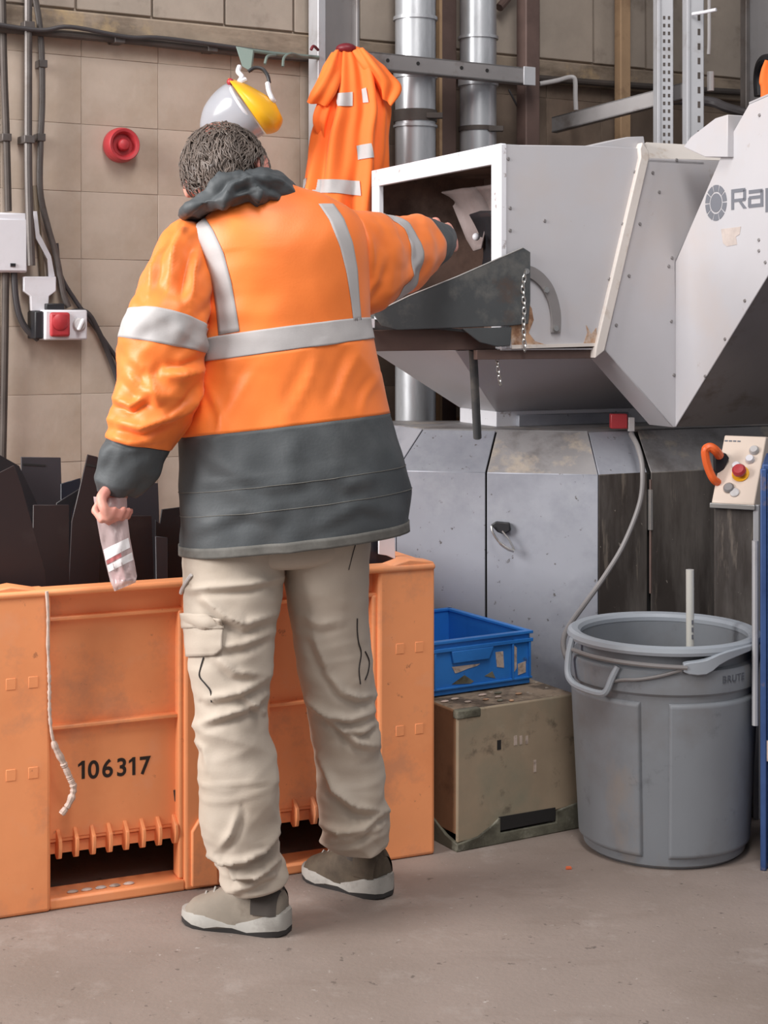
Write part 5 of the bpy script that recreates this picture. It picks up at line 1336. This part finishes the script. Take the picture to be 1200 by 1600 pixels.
def sl_disp(t, a, p):
    return max(0, min(1, math.sin(a)*2.5+.6))*crease(p, SLV_L)+.004*fold(p, .5, 9, 3, 2.2)+.004*fold(p, -.35, 12, 3, 5.2)-.003+.004*nz(p.z*11+p.x*6, a*1.1, 2.0)+.006*nz(p.z*19-p.x*12, a*1.7, 7.0)+.003*nz(p.x*34, p.y*30, p.z*34)
SLr = [R3(322, 350, 334, 440, .05, 3.63), R3(288, 345, 322, 455, .068, 3.61), R3(258, 364, 320, 470, .08, 3.575), R3(234, 402, 321, 486, .086, 3.54), R3(212, 455, 323, 502, .09, 3.515), R3(199, 490, 323, 512, .090, 3.49),
       R3(190, 528, 322, 551, .088, 3.49), R3(182, 590, 312, 612, .085, 3.48), R3(172, 640, 296, 655, .082, 3.48), R3(166, 682, 268, 704, .072, 3.48), R3(158, 704, 262, 716, .068, 3.48), R3(152, 742, 240, 755, .058, 3.48), R3(153, 766, 216, 779, .044, 3.48)]
SL = Loft(SLr, 14, 130, 2.2, sl_disp)
m_ = SL.mesh(0, 9); m_.open = True; slv = obj('sleeve', m_, M_hv, jacket, world=True, smooth=180, solid=.004)
m_ = SL.mesh(9, 12, inset=-.002); m_.open = True; obj('cuff', m_, M_navy, jacket, world=True, smooth=180, solid=.004)
m_ = SL.mesh(5, 6, inset=.003); m_.open = True; obj('reflective_tape', m_, M_tape, jacket, world=True, smooth=180, solid=.001)
def sr_disp(t, a, p):
    return crease(p, SLV_R)+.005*fold(p, 1.2, 10, 4, 2.2)-.002+.006*nz(p.x*15+p.y*4, a*1.2, 3.0)+.005*nz(p.x*22, p.z*18, a)+.002*nz(p.x*40, p.y*40, p.z*40)
SRr = [R3(508, 330, 528, 495, .06, 3.66), R3(535, 326, 560, 500, .075, 3.68), R3(562, 328, 580, 488, .08, 3.71), R3(588, 336, 596, 474, .082, 3.77), R3(611, 336, 618, 466, .08, 3.83), R3(642, 339, 672, 432, .072, 3.95), R3(674, 348, 688, 405, .05, 4.05), R3(694, 364, 700, 390, .03, 4.11)]
SR = Loft(SRr, 12, 96, 2.1, sr_disp, flip0=(.9, -.4, 0))
m_ = SR.mesh(0, 5); m_.open = True; obj('sleeve', m_, M_hv, jacket, world=True, smooth=180, solid=.004)
m_ = SR.mesh(5, 7, inset=-.001); m_.open = True; obj('cuff', m_, M_navy, jacket, world=True, smooth=180, solid=.004)
m_ = SR.mesh(3.1, 4.0, inset=.003); m_.open = True; obj('reflective_tape', m_, M_tape, jacket, world=True, smooth=180, solid=.001)

# hood folded down round the neck
def hood_disp(t, a, p):
    return max(0, min(1, math.sin(a)*2.5+.6))*crease(p, HOODL)+.006*fold(p, -.6, 9, 4, 3.3)+.005*fold(p, .7, 12, 5, 8.1)-.005+.008*nz(p.x*16+p.z*14, a*.9, 1.0)+.004*nz(p.x*50, p.y*40, p.z*50)
up_ = (0, -1, .15)
HD = [R3(325, 342, 452, 326, .105, 3.58, 3.64, up_), R3(288, 340, 466, 323, .125, 3.57, 3.64, up_), R3(292, 334, 470, 312, .13, 3.57, 3.64, up_), R3(312, 320, 460, 298, .125, 3.58, 3.64, (0, -1, .3)), R3(330, 306, 446, 286, .11, 3.59, 3.64, (0, -1, .3)),
      R3(340, 296, 434, 279, .095, 3.60, 3.64, (0, -1, .3)), R3(346, 300, 424, 284, .082, 3.60, 3.64, (0, -1, .25)), R3(349, 312, 420, 300, .08, 3.60, 3.64, (0, -1, .2))]
HDL = Loft(HD, 14, 150, 2.1, hood_disp)
m_ = HDL.mesh(); m_.open = True; obj('hood', m_, M_navy, jacket, world=True, smooth=180, solid=.003)

# trousers ----------------------------------------------------------
def tr_disp(t, a, p):
    z = p.z
    k = .35+.75*min(1, max(0, (.66-z)/.3))
    kk = 1.7 if z < .2 else 1.0
    d = .0085*fold(p, .35, 10, 2.6, 1.3)+.0075*fold(p, -.5, 11, 3, 7.1)+.004*fold(p, .1, 22, 5, 4.4)
    fr = max(0, min(1, math.sin(a)*2.5+.6))
    return .55*k*kk*(d-.006)+.001*nz(p.x*30, p.y*30, z*36)+fr*crease(p, LEGS[0])
LLr = [R3(288, 820, 462, 815, .125, 3.57, 3.60), R3(286, 860, 452, 855, .125, 3.57, 3.60), R3(286, 900, 444, 895, .118, 3.56, 3.59), R3(288, 945, 440, 938, .11, 3.55, 3.57), R3(293, 1000, 430, 992, .102, 3.54, 3.55), R3(298, 1055, 424, 1046, .096, 3.53, 3.54), R3(305, 1112, 418, 1104, .09, 3.53),
       R3(308, 1175, 425, 1168, .088, 3.52), R3(312, 1245, 436, 1238, .086, 3.51), R3(321, 1305, 434, 1302, .082, 3.52), R3(340, 1350, 445, 1340, .078, 3.535), R3(360, 1388, 443, 1374, .066, 3.54)]
RLr = [R3(428, 820, 576, 812, .125, 3.63, 3.66), R3(438, 860, 576, 850, .122, 3.63, 3.66), R3(446, 905, 574, 895, .115, 3.63, 3.66), R3(450, 950, 573, 945, .108, 3.64, 3.67), R3(461, 1002, 577, 998, .10, 3.65, 3.68), R3(470, 1058, 581, 1052, .094, 3.66, 3.69), R3(480, 1112, 587, 1106, .09, 3.67, 3.70),
       R3(489, 1175, 594, 1165, .086, 3.68, 3.71), R3(497, 1238, 597, 1228, .084, 3.69, 3.71), R3(500, 1285, 606, 1280, .082, 3.69, 3.71), R3(511, 1318, 606, 1312, .074, 3.70, 3.72)]
LEGS = [LEG_L]
LL = Loft(LLr, 18, 150, 2.2, tr_disp); LEGS[0] = LEG_R; RL = Loft(RLr, 18, 150, 2.2, tr_disp)
PV = Loft([R3(292, 760, 585, 740, .13, 3.60, 3.65), R3(289, 820, 578, 808, .13, 3.60, 3.65), R3(300, 862, 568, 852, .125, 3.60, 3.64), R3(370, 864, 515, 856, .05, 3.62, 3.66), R3(425, 872, 470, 868, .02, 3.63, 3.65)], 8, 80, 2.2)
tm = PV.mesh(cap0=True, cap1=True)
trousers = obj('trousers', tm, M_khaki, person, world=True, smooth=180)
for LG in (LL, RL):
    m_ = LG.mesh(); m_.open = True
    obj('trouser_leg', m_, M_khaki, trousers, world=True, smooth=180, solid=.003)
obj('cargo_pocket', LL.strip([(290, 968), (346, 972), (349, 980)], [(292, 1026), (338, 1024), (349, 1012)], 14, 10, .006), M_khaki, trousers, world=True, smooth=180, solid=.004)
obj('pocket_flap', LL.strip([(288, 958), (318, 960), (348, 964)], [(289, 980), (318, 982), (349, 985)], 14, 6, .009), M_khaki, trousers, world=True, smooth=180, solid=.003)
def cordon(LG, pts, r=.0016, off=.003, name='zip_cord', m=M_cord):
    P = []
    for u, v in pts:
        a_, b_ = LG.find(u, v); p, n_ = LG.ev(a_, b_); P.append(Vector(p+n_*off))
    return obj(name, MB().tube(smooth_path(P, 5), r, 6), m, trousers, world=True)
cordon(LL, [(319, 1027), (315, 1042), (313, 1056), (322, 1068), (330, 1080), (331, 1096)])
cordon(RL, [(557, 966), (557, 985), (559, 1003), (563, 1020), (560, 1045), (562, 1068)])
cordon(RL, [(569, 1018), (575, 1032), (574, 1048), (569, 1062)])
cordon(RL, [(557, 842), (551, 862), (544, 890)], .001)
cordon(LL, [(302, 898), (294, 910), (287, 922), (281, 928)], .004, .006, 'drawcord_toggle', M_grey_plastic)

# shoes --------------------------------------------------------------
def shoe(heel, toe, m_up, m_sole, m_dark, length=.248):
    d = (toe-heel); ang = math.atan2(d.y, d.x); mid = (heel+toe)/2
    Mx = Matrix.Translation((mid.x, mid.y, 0)) @ Matrix.Rotation(ang, 4, 'Z') @ Matrix.Translation((-length/2, 0, 0))
    def ring(x, w_, z0, h_, n=20, e=2.4):
        out = []
        for k in range(n):
            a_ = math.pi*k/(n-1); c, s_ = math.cos(a_), math.sin(a_)
            out.append(Mx @ Vector((x, math.copysign(abs(c)**(2/e), c)*w_, z0+abs(s_)**(2/e)*h_)))
        return out
    L_ = length
    prof = [(.01, .030, .078), (.03, .039, .098), (.07, .041, .108), (.105, .042, .112), (.135, .044, .098), (.165, .047, .082), (.20, .049, .067), (.235, .047, .056), (.262, .038, .046), (.28, .02, .030)]
    upper_ = obj('shoe', MB().loft([ring(x*L_/.285, w_*1.04, .02, h_*1.12-.02) for x, w_, h_ in prof]), m_up, person, world=True, smooth=60)
    so = MB()
    xs_ = [(-.004, .018), (.008, .036), (.04, .0465), (.09, .046), (.13, .046), (.17, .051), (.205, .054), (.24, .052), (.265, .042), (.284, .025), (.292, .008)]
    outl = [(x*L_/.285, w_) for x, w_ in xs_]+[(x*L_/.285, -w_) for x, w_ in reversed(xs_)]
    def rise(x): return .012*max(0, (x-.21)/.08)**1.5+.004*max(0, (.03-x)/.03)
    b0 = [Mx @ Vector((x, y*.92, .0+rise(x)*.9)) for x, y in outl]; b1 = [Mx @ Vector((x, y, .011+.004*math.sin(x*60)+rise(x)*.9)) for x, y in outl]
    t0 = [Mx @ Vector((x, y*.97, .026+.016*max(0, 1-x/.10)+.005*math.sin(x*42)+rise(x))) for x, y in outl]; t1 = [Mx @ Vector((x, y*.88, .031+.016*max(0, 1-x/.10)+.005*math.sin(x*42)+rise(x))) for x, y in outl]
    obj('midsole', MB().loft([b1, t0, t1]), m_sole, upper_, world=True, smooth=50)
    obj('outsole', MB().loft([b0, b1]), m_dark, upper_, world=True, smooth=50)
    hv, hfc = [], []; xs3 = [.014, .018, .024, .032, .04, .05, .06, .07, .08]
    import bisect
    def at_prof(x):
        xs4 = [q[0] for q in prof]; k_ = max(1, min(len(xs4)-1, bisect.bisect(xs4, x))); f_ = max(0, min(1, (x-xs4[k_-1])/(xs4[k_]-xs4[k_-1])))
        return (prof[k_-1][1]+(prof[k_][1]-prof[k_-1][1])*f_)*1.04, (prof[k_-1][2]+(prof[k_][2]-prof[k_-1][2])*f_)*1.12
    for sd in (0, 1):
        b_i = len(hv)
        for x in xs3:
            w_, h_ = at_prof(x); am = math.pi*(.5-.30*min(1, max(0, (x-.012)/.07)))
            for k_ in range(9):
                a_ = am*k_/8; c, s_ = math.cos(a_), math.sin(a_)
                y_ = (abs(c)**(2/2.4)*w_+.003)*(1 if sd else -1); z_ = .046+abs(s_)**(2/2.4)*(h_-.048)+.002
                hv.append(Mx @ Vector((x*L_/.285-(.004 if x < .01 else 0), y_, z_)))
        for i_ in range(len(xs3)-1):
            for k_ in range(8): hfc.append((b_i+i_*9+k_, b_i+i_*9+k_+1, b_i+(i_+1)*9+k_+1, b_i+(i_+1)*9+k_))
    hmb = MB().add(hv, hfc); hmb.open = True
    obj('heel_counter', hmb, M_shoe_dark if m_up is M_shoe_dark else M_sock, upper_, world=True, smooth=60)
    c0 = Mx @ Vector((.075, 0, .08)); c1 = Mx @ Vector((.07, 0, .145))
    obj('sock', MB().tube([c0, c0.lerp(c1, .5), c1], [.042, .041, .040], 16), M_sock, upper_, world=True)
    for k in range(4):
        x = .135+.022*k; zt_ = .108-.012*k
        obj('lace', MB().tube([Mx @ Vector((x-.01, -.03, zt_-.022)), Mx @ Vector((x-.004, 0, zt_-.004)), Mx @ Vector((x-.01, .03, zt_-.022))], .003, 6), M_sole, upper_, world=True)
    return upper_
shoe(FEET[0][0], FEET[0][1], M_shoe, M_sole, M_sole_dark)
shoe(FEET[1][0], FEET[1][1], M_shoe_dark, M_sole, M_sole_dark)

# plastic bag in the left hand
def bag_pt(s_, t_, side):
    # s_ 0..1 across, t_ 0..1 downward
    e1 = [(146, 776), (150, 806), (157, 845), (165, 880), (172, 908), (179, 924)]
    e2 = [(198, 778), (199, 806), (203, 840), (209, 872), (214, 900), (212, 910)]
    def at(e, t): 
        f_ = t*(len(e)-1); i = min(int(f_), len(e)-2); f_ -= i
        return (e[i][0]+(e[i+1][0]-e[i][0])*f_, e[i][1]+(e[i+1][1]-e[i][1])*f_)
    a_, b_ = at(e1, t_), at(e2, t_)
    u = a_[0]+(b_[0]-a_[0])*s_; v = a_[1]+(b_[1]-a_[1])*s_
    th = .015*math.sin(math.pi*min(max(s_, 0), 1))**.6*(.35+.65*math.sin(math.pi*min(1, t_*.9+.1)))
    w_ = .009*nz(s_*3, t_*5, side*4)+.006*nz(s_*7+t_*4, t_*9, side*2)
    return px(u, v, 3.445+side*th+w_)
def bag_sheet(side, s0=0, s1=1, t0=0, t1=1, off=0.0, n=16, m=30, slant=0.0):
    mb = MB(); vv = []; ff = []
    for i in range(m+1):
        for j in range(n+1):
            sj = s0+(s1-s0)*j/n; p = bag_pt(sj, t0+(t1-t0)*i/m-slant*(sj-.5), side); p.y += off; vv.append(p)
    for i in range(m):
        for j in range(n): ff.append((i*(n+1)+j, i*(n+1)+j+1, (i+1)*(n+1)+j+1, (i+1)*(n+1)+j))
    mb.add(vv, ff); mb.open = True; return mb
bag = thing('plastic_bag', 'clear plastic bag with white and red print held in the left hand', 'bag', px(180, 920, 3.445), 0)
obj('front_film', bag_sheet(-1), M_bag, bag, world=True, smooth=180)
obj('rear_film', bag_sheet(1), M_bag, bag, world=True, smooth=180)
obj('white_print', bag_sheet(-1, .03, .95, .44, .535, -.0008, 10, 6, .09), M_bag_white, bag, world=True, smooth=180)
obj('red_print', bag_sheet(-1, .05, .6, .54, .575, -.0008, 10, 4, .09), M_bag_red, bag, world=True, smooth=180)
obj('white_print', bag_sheet(-1, .03, .98, .585, .66, -.0008, 10, 6, .09), M_bag_white, bag, world=True, smooth=180)
obj('red_print', bag_sheet(-1, .08, .55, .67, .84, .004, 10, 6, .09), M_bag_red, bag, world=True, smooth=180)
